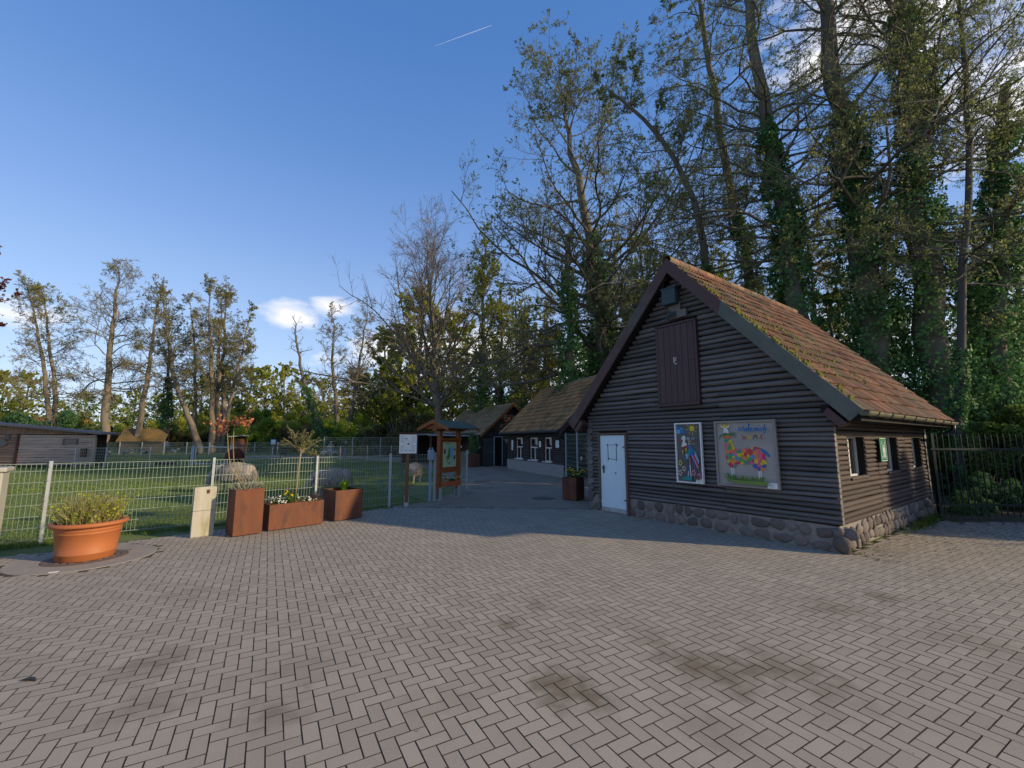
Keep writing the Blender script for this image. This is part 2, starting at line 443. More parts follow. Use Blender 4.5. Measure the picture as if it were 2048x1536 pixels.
def verge_strip(r_, n):
    t = r_.uniform(-.35, 1.05, n); s = r_.uniform(-.28, .12, n)
    d = (F1 - F0); nrm = Vector((-d.y, d.x, 0)).normalized()
    keep = (np.sin(t * 23) + np.sin(t * 57 + 1) + r_.normal(0, .5, n) > -.1) | (t < .1)
    return np.stack([F0.x + d.x * t + nrm.x * s, F0.y + d.y * t + nrm.y * s, np.full(n, -.025)], 1)[keep]
V, Q = blades(9000, verge_strip, .07, .006, 6)
tag(obj('grass', np_mesh('verge_grass', V, Q), M_blade), 'ragged strip of grass along the foot of the mesh fence', kind='stuff')
def far_meadow(r_, n):
    y = r_.uniform(15, 48, n); x = -4 - r_.uniform(0, 1, n) * y * 1.15
    k = np.array([not inside(p, q, PATH) for p, q in zip(x, y)])
    return np.stack([x, y, np.full(n, -.03)], 1)[k]
V, Q = blades(48000, far_meadow, .07, .016, 8)
tag(obj('grass', np_mesh('paddock_grass', V, Q), M_blade), 'grass of the wide paddock in front of the grey shed', kind='stuff')
# ------------------------------------------------------------------ log cabin and its neighbours
M_log = mat('shaded_log_colour', (.078, .074, .073), (.13, .12, .114), 3, .48, .5, 9, coords='obj', stretch=(.35, 14, 14), rand=.4, spec=.6, c3=(.15, .13, .115), s3=2.2, t3=(.68, .8))  # same timber as the side wall; the cool tone of its shade is painted in
M_logside = mat('sunlit_log_colour', (.065, .049, .042), (.092, .072, .062), 3, .8, .5, 9, coords='obj', stretch=(.35, 14, 14), rand=.2, c3=(.05, .042, .038), s3=1.5, t3=(.55, .7))  # same timber as the front; the warm brown of sunlit logs is painted in
M_dark = mat('dark_backing_shade', (.012, .011, .011), (.02, .018, .017), 4, .9)  # backing, and the painted eave shade on fascia and wall plate
M_stone = mat('field_stone', (.20, .172, .15), (.125, .115, .11), 3, .9, 1.0, 7, coords='obj', rand=.4, c3=(.19, .135, .11), s3=1.2, t3=(.5, .65))
M_mortar = mat('plinth_mortar', (.26, .235, .205), (.19, .17, .15), 8, .95, .6, 40)
M_verge = mat('verge_board_brown', (.085, .045, .041), (.066, .038, .036), 5, .6, .2, 20, coords='obj', c3=(.075, .085, .075), s3=1.0, t3=(.52, .66))
M_vergew = mat('verge_board_weathered', (.125, .135, .115), (.09, .10, .09), 4, .8, .3, 20, coords='obj', c3=(.12, .13, .09), s3=2.0, t3=(.55, .7))
M_hatch = mat('hatch_brown', (.07, .038, .04), (.054, .032, .034), 3, .5, .25, 20, coords='obj', stretch=(8, 8, .4), rand=.12)
M_tile = mat('clay_tile', (.27, .13, .072), (.185, .10, .06), 3, .85, .5, 40, rand=.42, island=.2, c3=(.135, .108, .068), s3=1.3, t3=(.45, .6), detail=8)
M_tile2 = mat('mossy_tile', (.36, .19, .08), (.25, .15, .07), 2.0, .9, .5, 30, rand=.22, island=.15, c3=(.12, .10, .052), s3=.9, t3=(.5, .65), detail=8)
M_tile3 = mat('grey_mossy_tile', (.20, .155, .09), (.25, .19, .115), 1.5, .9, .5, 20, island=.25)
M_moss = mat('yellow_moss', (.16, .15, .02), (.10, .11, .02), 9, .95, .8, 60)
M_gut = mat('gutter_zinc_old', (.16, .145, .07), (.10, .098, .07), 3, .6, .3, 12, c3=(.07, .07, .065), s3=4, t3=(.5, .65))
M_black = mat('black_pipe', (.022, .024, .026), (.035, .036, .036), 5, .45)
M_white = mat('white_paint', (.58, .72, .78), (.53, .66, .72), 2.5, .55, .08, 20, c3=(.46, .46, .43), s3=1.4, t3=(.66, .8))
M_doorframe = mat('old_door_frame', (.15, .105, .075), (.10, .072, .055), 4, .8, .3, 30, stretch=(6, 6, .7))
M_glass = mat('window_glass', (.012, .014, .016), (.018, .02, .022), 2, .06, spec=.8)
M_wframe = mat('window_frame_white', (.62, .62, .60), (.5, .5, .48), 6, .5)
M_redwood = mat('red_brown_wood', (.10, .035, .022), (.07, .028, .02), 4, .7, .3, 25, stretch=(6, 6, .8))
M_teal = mat('bat_box_paint', (.035, .062, .072), (.028, .05, .058), 5, .6, .2, 20)
M_grey = mat('grey_old_wood', (.16, .15, .14), (.11, .10, .095), 5, .85, .4, 30, coords='obj', stretch=(1, 8, 8), rand=.2)
M_chalk = mat('white_rendered_plinth', (.27, .265, .255), (.2, .2, .195), 6, .9, .5, 40)

def log_mesh(seed):
    r_ = random.Random(seed); K, n = 7, 8; V, F = [], []
    for i in range(K):
        x = -.5 + i / (K - 1); rr = 1 + r_.uniform(-.09, .09); oz, oy = r_.uniform(-.09, .09), r_.uniform(-.07, .07)
        for k in range(n):
            a = 2 * math.pi * k / n; V.append((x, math.cos(a) * rr + oy, math.sin(a) * rr + oz))
    for i in range(K - 1):
        for k in range(n):
            F.append((i * n + k, i * n + (k + 1) % n, (i + 1) * n + (k + 1) % n, (i + 1) * n + k))
    F.append(tuple(reversed(range(n)))); F.append(tuple((K - 1) * n + k for k in range(n)))
    me = bpy.data.meshes.new('log'); me.from_pydata(V, [], F)
    me.polygons.foreach_set('use_smooth', [len(f) == 4 for f in F])
    return me
LOGS = {m.name: [log_mesh(40 + k) for k in range(6)] for m in (M_log, M_logside)}
def add_log(parent, c, length, d, m, along='x', name='log'):
    me = random.choice(LOGS[m.name])
    o = obj(name, me, m, parent, c, (random.uniform(-.2, .2), random.gauss(0, .0025), 0 if along == 'x' else R(90)), (length, d * .66, d * .50))
    if along == 'y': o.rotation_euler = (random.uniform(-.2, .2), random.gauss(0, .0025), R(90))
    return o

C0 = Vector((5.39, 7.20, 0)); RZ = math.atan2(-.809, .588)
house = empty('log_cabin', C0, RZ, 'dark log cabin with steep red tiled roof, stone plinth and white door', 'cabin')
HW, HL = 5.65, 6.35            # front width (x from -HW to 0), depth (y from 0 to HL)
XA, ZR, ZE, OV = -HW / 2, 5.93, 2.28, .45
SL = (ZR - ZE) / (HW / 2 + OV)
def roof_z(x): return ZR - abs(x - XA) * SL
TH = .22
# solid body behind the logs
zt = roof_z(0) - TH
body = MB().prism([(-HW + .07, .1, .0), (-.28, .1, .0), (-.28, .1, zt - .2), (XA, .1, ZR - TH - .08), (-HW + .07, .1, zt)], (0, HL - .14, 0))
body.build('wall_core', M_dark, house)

def front_logs():
    z = .42; i = 0
    while z < ZR - TH - .25:
        d = (random.uniform(.078, .098) if z < 2.4 else random.uniform(.10, .13))
        zc = z + d / 2
        xr = min(-.0, XA + (ZR - TH - .06 - (zc + d * .4)) / SL); xl = max(-HW, 2 * XA - xr)
        if zc > 2.3: pass
        cuts = []
        if zc < 2.05: cuts.append((-5.27, -4.31))             # door
        if 2.58 < zc < 4.5: cuts.append((-3.33, -2.29))       # hatch
        segs = [(xl, xr)]
        for c0, c1 in cuts:
            segs = [q for s0, s1 in segs for q in (((s0, c0), (c1, s1)) if s0 < c0 and s1 > c1 else ((s0, s1),))]
        seam = -1.93 + random.uniform(-.01, .01) if zc < 2.85 else None
        if seam and 2.05 < zc < 2.6: seam = -4.2 if i % 3 else -1.93
        for s0, s1 in segs:
            if seam is None and s1 - s0 > 2.0 and random.random() < .5: seam = random.uniform(s0 + .6, s1 - .6)
            if seam and s0 < seam < s1: parts = [(s0, seam - .004), (seam + .004, s1)]
            else: parts = [(s0, s1)]
            for p0, p1 in parts:
                dz = random.uniform(-.006, .006)
                add_log(house, ((p0 + p1) / 2, .075, zc + dz), p1 - p0, d, M_log)
        z += d * .985; i += 1
front_logs()
WIN = [(.72, 1.64), (2.92, 3.84), (5.02, 5.86)]
def side_logs():
    z = .42
    while z < 2.36:
        d = random.uniform(.082, .094); zc = z + d / 2
        cols = [(0.075, 2.33), (2.34, 4.42), (4.43, HL - .02)]
        for c0, c1 in cols:
            sg = [(c0, c1)]
            if 1.13 < zc < 1.93:
                for w0, w1 in WIN:
                    sg = [q for s0, s1 in sg for q in (((s0, w0), (w1, s1)) if s0 < w0 and s1 > w1 else ((s0, s1),))]
            for p0, p1 in sg:
                add_log(house, (-.075, (p0 + p1) / 2, zc + random.uniform(-.008, .008)), p1 - p0 - .008, d, M_logside, 'y')
        z += d * .98
    z = .42
    while z < 2.3:      # far left and back walls, plain courses
        add_log(house, (-HW + .075, HL / 2, z), HL, .17, M_log, 'y'); add_log(house, (XA, HL - .05, z), HW, .17, M_log); z += .165
side_logs()
MB().box((-.09, HL / 2, 2.36), (.12, HL, .13)).build('wall_plate', M_dark, house)  # blackened: the shadow under the eave is put into its colour
# plinth stones
MB().box((-2.19, .115, .2), (4.24, .12, .42)).box((-5.45, .115, .2), (.36, .12, .42)).box((-.115, HL / 2, .2), (.12, HL - .1, .42)).build('plinth_mortar', M_mortar, house)
def stone_mesh(seed):
    bm = bmesh.new(); bmesh.ops.create_icosphere(bm, subdivisions=2, radius=1)
    r_ = random.Random(seed); dirs = [Vector((r_.gauss(0, 1), r_.gauss(0, 1), r_.gauss(0, 1))).normalized() for _ in range(11)]
    cut = [r_.uniform(.5, .85) for _ in dirs]
    for v in bm.verts:
        p = v.co.copy()
        for d, c in zip(dirs, cut):
            q = p.dot(d)
            if q > c: p -= d * (q - c) * .85
        v.co = p
    me = bpy.data.meshes.new('stone'); bm.to_mesh(me); bm.free()
    me.polygons.foreach_set('use_smooth', [True] * len(me.polygons))
    return me
STONES = [stone_mesh(k) for k in range(8)]
def stones(x0, x1, fixed, axis, parent):
    for row, (zc, h) in enumerate(((.10, .23), (.30, .23))):
        x = x0 - random.uniform(0, .1)
        while x < x1 - .03:
            w = random.uniform(.17, .36); zz = zc + random.uniform(-.035, .025); hh = h * random.uniform(.8, 1.1)
            c = (x + w / 2, fixed, zz) if axis == 'x' else (fixed, x + w / 2, zz)
            sc = (w * .55, .06, hh * .58) if axis == 'x' else (.06, w * .55, hh * .58)
            o = obj('stone', random.choice(STONES), M_stone, parent, c, None, sc)
            if random.random() < .5: o.rotation_euler = (0, R(180), 0) if axis == 'x' else (R(180), 0, 0)
            x += w
stones(-4.3, .0, .065, 'x', house); stones(-HW, -5.25, .065, 'x', house); stones(.03, HL, -.05, 'y', house)
obj('stone', STONES[3], M_stone, house, (-.02, .0, .12), None, (.14, .13, .19)); obj('stone', STONES[5], M_stone, house, (-.05, .05, .32), None, (.13, .12, .13))
# white door
dr = MB().box((-4.79, .035, .985), (.83, .05, 1.93)).build('door', M_white, house, bevel=.004)
fr = MB().box((-5.235, .03, 1.14), (.055, .12, 1.65)).box((-4.345, .03, 1.0), (.055, .12, 1.96)).box((-4.79, .03, 1.985), (.95, .12, .05))
fr.build('door_frame', M_doorframe, house)
MB().tube([(-5.1, .015, 1.12), (-5.1, -.05, 1.12), (-5.02, -.055, 1.115)], .014, 8).box((-5.1, .006, 1.08), (.045, .012, .2)).build('handle', M_black, dr)
for zz in (.35, 1.65): MB().box((-4.41, .004, zz), (.10, .014, .035)).build('hinge', M_grey, dr)
MB().box((-4.79, .02, .012), (.9, .16, .03)).build('threshold', M_stone, house)
MB().box((-4.79, .008, .07), (.81, .004, .12)).build('kick_stain', mat('door_scuffs', (.42, .47, .48), (.28, .27, .24), 9, .7, .2, 30), dr)
tp = MB(); M_tape = mat('dark_tape_marks', (.05, .06, .07), (.09, .10, .11), 30, .6)
for x0, z0, x1, z1, w in ((-4.96, 1.70, -4.62, 1.71, .012), (-4.945, 1.72, -4.94, 1.33, .018), (-4.66, 1.74, -4.67, 1.30, .02), (-4.95, 1.36, -4.65, 1.33, .012), (-4.98, 1.70, -4.93, 1.71, .03), (-4.68, 1.73, -4.6, 1.69, .025), (-4.95, 1.31, -4.93, 1.36, .03)):
    tp.bar((x0, .007, z0), (x1, .007, z1), .004, w)
tp.build('tape_outline', M_tape, dr)
MB().tube([(-4.70, .012, 1.0), (-4.70, -.012, 1.0)], .016, 10).build('lock', M_black, dr)
# loft hatch of six boards
hx0, hx1, hz0, hz1 = -3.26, -2.37, 2.66, 4.42
hd = empty('hatch', (0, 0, 0)); hd.parent = house
for k in range(6):
    w = (hx1 - hx0) / 6
    MB().box((hx0 + (k + .5) * w, -.035 + (.002 if k % 2 else 0), (hz0 + hz1) / 2), (w - .007, .035, hz1 - hz0)).build('board', M_hatch, hd, bevel=.003)
MB().box((hx0 - .035, .0, 3.54), (.06, .1, 1.88)).box((hx1 + .035, .0, 3.54), (.06, .1, 1.88)).box((XA, -.005, 2.62), (1.04, .13, .07)).box((XA, .0, 4.46), (1.02, .1, .05)).box((XA, .01, 3.54), (.9, .03, 1.8)).build('hatch_frame', M_hatch, house)
MB().box((-2.86, -.058, 3.62), (.025, .012, .13)).tube([(-2.80, -.055, 3.68), (-2.80, -.085, 3.66), (-2.80, -.085, 3.58)], .009, 6).box((-2.82, -.06, 3.53), (.06, .012, .022)).build('latch', mat('galvanised_latch', (.5, .5, .5), (.4, .4, .4), 20, .4), hd)
MB().box((-2.44, -.062, 3.60), (.16, .01, .03)).build('hinge_strap', mat('rusty_strap', (.11, .05, .045), (.08, .04, .04), 20, .6), hd)
# nest box with board under the gable and plank with wire figure
nb = empty('nest_box', (0, 0, 0)); nb.parent = house
MB().box((-2.83, -.13, 5.07), (.34, .18, .36)).build('box', M_teal, nb, bevel=.008)
MB().box((-2.83, -.11, 5.265), (.40, .24, .03)).build('lid', M_teal, nb)
MB().box((-2.80, -.04, 4.84), (.30, .04, .22)).build('back_board', M_grey, nb)
MB().tube([(-3.02 + .19 * (1 - math.cos(t * math.pi / 10)), -.15, 5.28 + .26 * math.sin(t * math.pi / 10)) for t in range(11)], .006, 5).build('wire_hoop', M_black, nb)
pk = empty('plank_figure', (0, 0, 0)); pk.parent = house
MB().box((-2.73, -.05, 4.655), (.46, .06, .17)).build('plank', M_grey, pk)
fg = MB()
for a_, b_ in (((-2.98, 4.60), (-2.72, 4.62)), ((-2.95, 4.6), (-2.88, 4.74)), ((-2.88, 4.74), (-2.80, 4.66)), ((-2.9, 4.66), (-2.76, 4.70)), ((-2.78, 4.62), (-2.74, 4.73)), ((-2.9, 4.74), (-2.94, 4.80))):
    fg.tube([(a_[0], -.11, a_[1]), (b_[0], -.12, b_[1])], [.022, .014], 6)
fg.build('figure', M_teal, pk)
# roof: tiles, ridge, verge boards, gutter
def tile_mesh(w, l, waves=2, amp=.021, th=.018):
    nx = waves * 5 + 1; V, F = [], []
    xs = [-w / 2 + w * i / (nx - 1) for i in range(nx)]
    pr = [amp * max(-.55, math.sin(2 * math.pi * waves * (i / (nx - 1)) - .6)) for i in range(nx)]
    for j, (y, dz) in enumerate(((-l * .62, 0), (l * .5, .03))):
        for x, h in zip(xs, pr): V.append((x, y, h + dz * 1.35))
    for x, h in zip(xs, pr): V.append((x, l * .5, h + .042 - .013))
    for j in range(2):
        for i in range(nx - 1):
            F.append((j * nx + i, j * nx + i + 1, (j + 1) * nx + i + 1, (j + 1) * nx + i))
    me = bpy.data.meshes.new('roof_tile'); me.from_pydata(V, [], F)
    return me
def tile_slope(root, xa, zr, side, x_eave, z_eave, y0, y1, w, l, m, limit, cam_local, amp=.016, waves=2):
    """tiles from ridge to eave; side +1 faces +x, -1 faces -x; the largest `limit` in view are parts, the rest one mesh"""
    th = math.atan2(zr - z_eave, abs(x_eave - xa)); L_ = math.hypot(zr - z_eave, x_eave - xa)
    down = Vector((side * math.cos(th), 0, -math.sin(th))); across = Vector((0, -side, 0)); nrm = across.cross(down)
    M = Matrix((across, down, nrm)).transposed()
    nr, nc = max(1, round(L_ / l)), max(1, round((y1 - y0) / w)); l2, w2 = L_ / nr, (y1 - y0) / nc
    me = tile_mesh(w2 * 1.0, l2, waves, amp); places = []
    for r_ in range(nr):
        for c in range(nc):
            p = Vector((xa, 0, zr)) + down * ((r_ + .5) * l2 + .02) + Vector((0, y0 + (c + .5) * w2, 0)) + nrm * (.028 + random.uniform(-.004, .004))
            places.append(p)
    places.sort(key=lambda p: (p - cam_local).length)
    for p in places[:limit]:
        o = obj('roof_tile', me, m, root)
        o.matrix_local = Matrix.Translation(p) @ (M @ Matrix.Rotation(random.gauss(0, .012), 3, 'Z') @ Matrix.Rotation(random.gauss(0, .01), 3, 'X')).to_4x4()
    rest = places[limit:]
    if rest:
        Vb = np.array([M @ v.co for v in me.vertices]); Fb = np.array([tuple(p.vertices) for p in me.polygons])
        VV = (Vb[None] + np.array([tuple(p) for p in rest])[:, None]).reshape(-1, 3)
        FF = (Fb[None] + (np.arange(len(rest)) * len(Vb))[:, None, None]).reshape(-1, 4)
        tag(obj('roof_tile_field', np_mesh('roof_tile_field', VV, FF), m, root), kind='stuff')
def cam_in(root):
    M = Matrix.Rotation(-root.rotation_euler.z, 3, 'Z')
    return M @ (Vector((0, 0, EYE)) - Vector(root.location))
tile_slope(house, XA, ZR, 1, OV, ZE, -.2, 6.62, .235, .33, M_tile, 300, cam_in(house))
tile_slope(house, XA, ZR, -1, -HW - OV, ZE, -.2, 6.62, .235, .33, M_tile, 0, cam_in(house))
for sd in (1, -1):      # boarded underside
    xe = XA + sd * (HW / 2 + OV); nv = Vector((sd * SL, 0, 1)).normalized() * .10
    P = [Vector((XA, -.2, ZR - .05)), Vector((xe, -.2, ZE - .05)), Vector((xe, 6.6, ZE - .05)), Vector((XA, 6.6, ZR - .05))]
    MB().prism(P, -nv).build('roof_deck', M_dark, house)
rid_me = MB().tube([(0, -.2, 0), (0, .2, 0)], [.115, .105], 10, False).mesh('ridge_tile', True)
for k in range(18): obj('ridge_tile', rid_me, M_tile, house, (XA, -.02 + k * .385, ZR + .0), (R(1.5), 0, 0))
for sd in (1, -1):
    xe = XA + sd * (HW / 2 + OV + .02)
    dv = Vector((xe - XA, 0, ZE - ZR)).normalized(); up = Vector((-dv.z * sd, 0, dv.x * sd)); up = up if up.z > 0 else -up
    for y in (-.24, 6.64):
        o1, o2 = up * .035, -up * .225
        P = [Vector((XA, y, ZR + .045)), Vector((xe, y, ZE)) + o1, Vector((xe, y, ZE)) + o2 , Vector((XA, y, ZR - .30))]
        if sd == 1 and y < 0:
            k_ = .36; A1, A2 = P[0].lerp(P[1], k_), P[3].lerp(P[2], k_)
            MB().prism([P[0], A1, A2, P[3]], (0, .045, 0)).build('verge_board', M_verge, house)
            MB().prism([A1 + dv * .004, P[1], P[2], A2 + dv * .004], (0, .045, 0)).build('verge_board', M_vergew, house)
        else: MB().prism(P, (0, .045, 0)).build('verge_board', M_verge, house)
    q = Vector((xe, -.24, ZE)) - up * .27 - dv * .02      # boxed eave end
    MB().prism([q + dv * .03, q - dv * .34, q - dv * .32 - up * .13, q - dv * .0 - up * .12], (0, .2, 0)).build('eave_bracket', M_verge, house)
    xs = XA + sd * (HW / 2 + OV - .03)
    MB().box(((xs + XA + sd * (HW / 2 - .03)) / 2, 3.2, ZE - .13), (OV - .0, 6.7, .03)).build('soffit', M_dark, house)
    MB().box((xs, 3.2, ZE - .07), (.03, 6.72, .15)).build('fascia', M_dark, house)  # near-black colour stands in for eave shadow
g = MB(); pts = []
for y in (-.28, 1, 2, 3, 4, 5, 6.62):
    pts.append(y)
n = 9; V, F = [], []
for y in pts:
    for k in range(n):
        a_ = math.pi + math.pi * k / (n - 1); V.append((OV + .06 + .075 * math.cos(a_), y, ZE - .0 - .02 * (y / 6.6) + .075 * math.sin(a_)))
for j in range(len(pts) - 1):
    for k in range(n - 1): F.append((j * n + k, j * n + k + 1, (j + 1) * n + k + 1, (j + 1) * n + k))
F.append(tuple(range(n))); F.append(tuple(reversed(range((len(pts) - 1) * n, len(pts) * n))))
g.add(V, F); gut = g.build('gutter', M_gut, house)
sm = gut.modifiers.new('solid', 'SOLIDIFY'); sm.thickness = .006
for y in (.2, .95, 1.7, 2.5, 3.3, 4.1, 4.9, 5.7): MB().tube([(OV + .06 + .08 * math.cos(math.pi + math.pi * k / 8), y, ZE - .02 * (y / 6.6) + .08 * math.sin(math.pi + math.pi * k / 8)) for k in range(9)], .012, 5).build('gutter_bracket', M_gut, gut)
MB().tube([(OV + .06, 6.4, ZE - .08), (OV + .06, 6.4, ZE - .22), (.08, 6.42, ZE - .42), (.07, 6.42, .05)], .05, 10).build('downpipe', M_black, house, smooth=True)
MB().box((.07, 6.42, .5), (.12, .12, .025)).box((.07, 6.42, 1.5), (.12, .12, .025)).build('pipe_clamp', M_black, house)
# moss cushions on the tiles
ms = MB()
for k in range(260):
    t = random.choice((random.uniform(.1, .98), random.uniform(.45, .85))); y = -.19 + abs(random.gauss(0, .12)) + (random.random() < .5) * abs(random.gauss(0, 1.6))
    x = XA + (HW / 2 + OV) * t; z = ZR - (ZR - ZE) * t
    rr = random.uniform(.012, .042); hz = .045 + rr * .5; ms.lathe([(rr, .0), (rr * .85, hz), (rr * .4, hz + .012), (.002, hz + .015)], 6, (x + .02, y, z + .015), 1.0, random.uniform(1, 2))
tag(ms.build('moss', M_moss, house), kind='stuff')
# side windows
for w0, w1 in WIN:
    wn = empty('window', (0, 0, 0)); wn.parent = house; zc, zh = 1.53, .74
    MB().box((-.19, (w0 + w1) / 2, zc), (.01, w1 - w0, zh)).build('pane', M_glass, wn)
    f = MB()
    for y in (w0 + .03, (w0 + w1) / 2, w1 - .03): f.box((-.175, y, zc), (.045, .05, zh))
    f.box((-.175, (w0 + w1) / 2, zc - zh / 2 + .02), (.04, w1 - w0, .04)); f.box((-.175, (w0 + w1) / 2, zc + zh / 2 - .02), (.04, w1 - w0, .04))
    f.build('frame', M_wframe, wn)
    MB().box((-.115, w0 + .008, zc), (.15, .02, zh)).box((-.115, w1 - .008, zc), (.15, .02, zh)).box((-.115, (w0 + w1) / 2, zc + zh / 2 - .005), (.15, w1 - w0, .02)).build('reveal', M_dark, wn)
    add_log(wn, (-.05, (w0 + w1) / 2, zc - zh / 2 - .01), w1 - w0, .08, M_logside, 'y', 'sill')
# green assembly sign
sg = empty('emergency_sign', house.matrix_basis @ Vector((.03, 2.52, 1.43)), RZ, 'green emergency sign with white figures on the side wall of the log cabin', 'sign')
M_green = mat('sign_green', (.012, .20, .075), (.011, .18, .07), 4, .4)
M_swhite = mat('sign_white', (.7, .72, .7), (.66, .68, .66), 4, .4)
MB().box((0, 0, .21), (.012, .40, .46)).build('plate', M_green, sg)
w = MB()
w.box((.009, 0, .432), (.004, .38, .008)).box((.009, 0, -.012), (.004, .38, .008)).box((.009, .19, .21), (.004, .008, .44)).box((.009, -.19, .21), (.004, .008, .44))
for y, s_ in ((-.045, .8), (.0, 1), (.045, .9), (.09, .7)):
    w.box((.009, y, .20), (.004, .028, .13 * s_)).box((.009, y - .007, .10), (.004, .009, .10)).box((.009, y + .007, .10), (.004, .009, .10)).lathe([(.0, 0)], 3)
    w.poly([(.011, y + .017 * math.cos(k * .785), .20 + .075 * s_ + .022 + .017 * math.sin(k * .785)) for k in range(8)])
for sy in (-1, 1):
    for z0, dz in ((.36, -1), (.05, 1)):
        w.bar((.009, sy * .15, z0 + dz * -.03), (.009, sy * .10, z0 + dz * .03), .004, .014, (1, 0, 0)).box((.009, sy * .115, z0 + dz * .03), (.004, .05, .012)).box((.009, sy * .095, z0 + dz * .01), (.004, .012, .05))
w.build('symbol', M_swhite, sg)
# ------------------------------------------------------------------ painted boards on the cabin front
def paint(name, rgb): return mat('paint_' + name, rgb, tuple(c * .85 for c in rgb), 14, .6)
def patchwork():
    m = bpy.data.materials.new('patchwork_paint'); m.use_nodes = True; nt = m.node_tree; N, L = nt.nodes.new, nt.links.new
    b = nt.nodes['Principled BSDF']; b.inputs['Roughness'].default_value = .6
    tc = N('ShaderNodeTexCoord'); mp = N('ShaderNodeMapping'); mp.inputs['Scale'].default_value = (1, 0, 1); L(tc.outputs['Object'], mp.inputs[0])
    v = N('ShaderNodeTexVoronoi'); v.inputs['Scale'].default_value = 13; L(mp.outputs[0], v.inputs['Vector'])
    sp = N('ShaderNodeSeparateColor'); L(v.outputs['Color'], sp.inputs[0])
    r = N('ShaderNodeValToRGB'); r.color_ramp.interpolation = 'CONSTANT'
    cols = [(.5, .03, .04), (.02, .10, .28), (.62, .10, .17), (.60, .42, .02), (.03, .22, .20), (.62, .20, .04), (.10, .22, .33), (.45, .02, .10), (.05, .28, .09)]
    e = r.color_ramp.elements
    while len(e) < len(cols): e.new(.5)
    for k, c in enumerate(cols): e[k].position = k / len(cols); e[k].color = (*c, 1)
    L(sp.outputs[0], r.inputs[0]); L(r.outputs[0], b.inputs['Base Color'])
    return m
PN = {k: paint(k, c) for k, c in dict(blue=(.03, .16, .40), lblue=(.15, .42, .60), red=(.50, .04, .03), yellow=(.62, .48, .03), black=(.02, .02, .02), green=(.06, .20, .04),
      lgreen=(.16, .26, .05), white=(.66, .66, .63), pink=(.62, .22, .35), teal=(.02, .25, .26), orange=(.55, .20, .03), cream=(.55, .48, .38), brown=(.16, .08, .05), navy=(.02, .07, .22), maroon=(.25, .02, .07)).items()}
LAY = [0]
class Art:
    """flat paint on a board: local x right, z up, y toward the wall"""
    def __init__(s, root): s.root = root; s.k = 0; s.by = {}
    def shape(s, col, pts):
        s.k += 1; y = -.0012 * s.k
        m = s.by.setdefault(col, MB()); m.poly([(x, y, z) for x, z in pts])
    def stroke(s, col, pts, w):
        s.k += 1; y = -.0012 * s.k; m = s.by.setdefault(col, MB())
        for (a, b), (c, d) in zip(pts[:-1], pts[1:]):
            t = Vector((c - a, d - b)); l = max(t.length, 1e-5); t /= l; n = Vector((-t.y, t.x)) * w / 2; e = t * w * .25
            m.poly([(a - n.x - e.x, y, b - n.y - e.y), (c - n.x + e.x, y, d - n.y + e.y), (c + n.x + e.x, y, d + n.y + e.y), (a + n.x - e.x, y, b + n.y - e.y)])
    def disc(s, col, x, z, r, n=14, rx=1): s.shape(col, [(x + r * rx * math.cos(6.2832 * k / n), z + r * math.sin(6.2832 * k / n)) for k in range(n)])
    def done(s, y0, extra={}):
        for c, m in s.by.items(): tag(m.build('painting', extra.get(c) or PN[c], s.root, (0, y0, 0)), kind='stuff')
M_boardgrey = mat('board_beige_grey', (.36, .33, .30), (.30, .28, .26), 3, .7, .1, 30)
M_slate = mat('board_slate_grey', (.13, .13, .125), (.10, .10, .10), 3, .7)
def board(name, x0, x1, z0, z1, mback, mframe, label, fw=.035):
    r = empty(name, house.matrix_basis @ Vector(((x0 + x1) / 2, -.05, z0)), RZ, label, 'poster')
    w, h = x1 - x0, z1 - z0
    MB().box((0, .02, h / 2), (w - .01, .025, h - .01)).build('panel', mback, r)
    MB().box((0, .0, fw / 2), (w, .06, fw)).box((0, .0, h - fw / 2), (w, .06, fw)).box((-w / 2 + fw / 2, 0, h / 2), (fw, .058, h - 2 * fw)).box((w / 2 - fw / 2, 0, h / 2), (fw, .058, h - 2 * fw)).build('frame', mframe, r)
    return r, w, h
p1, w, h = board('painted_board', -2.02, -.86, .93, 2.21, M_boardgrey, mat('frame_weathered', (.27, .25, .23), (.22, .205, .19), 8, .7), 'square painted board of a patchwork llama with blue handwriting Male mich bunt', .04)
A_ = Art(p1)
def q(px, py): return ((px - 690) / 1180 * 1.16, (1400 - py) / 1290 * 1.26 + .01)     # board sketch coordinates
bodyp = [(285, 405), (430, 400), (445, 520), (500, 660), (640, 660), (760, 640), (880, 615), (1010, 650), (1090, 710), (1145, 790), (1120, 815), (1050, 750), (1060, 850), (1075, 920), (1055, 1020), (985, 1080), (900, 1080), (840, 1040), (800, 965), (660, 970), (520, 965), (490, 1040), (440, 1055), (370, 1035), (325, 960), (300, 860), (290, 700)]
for x in (395, 440): A_.stroke('white', [q(x - 5, 1030), q(x + 15, 1210)], .026)
for x in (915, 955): A_.stroke('white', [q(x, 1060), q(x + 12, 1270)], .028)
A_.shape('patch', [q(*p) for p in bodyp])
A_.shape('blue', [q(*p) for p in ((1010, 655), (1090, 710), (1145, 790), (1120, 815), (1040, 740), (980, 690))]); A_.shape('yellow', [q(*p) for p in ((400, 470), (440, 480), (500, 690), (450, 700))]); A_.shape('orange', [q(*p) for p in ((290, 400), (420, 400), (370, 470), (330, 470))])
for px, py, rr in ((350, 915, .036), (455, 830, .034), (620, 940, .036), (990, 940, .036), (405, 515, .034), (645, 760, .03)):
    c = q(px, py); A_.shape('yellow', [(c[0] + rr * (1 if k % 2 else .62) * math.cos(k * .5236), c[1] + rr * (1 if k % 2 else .62) * math.sin(k * .5236)) for k in range(12)])
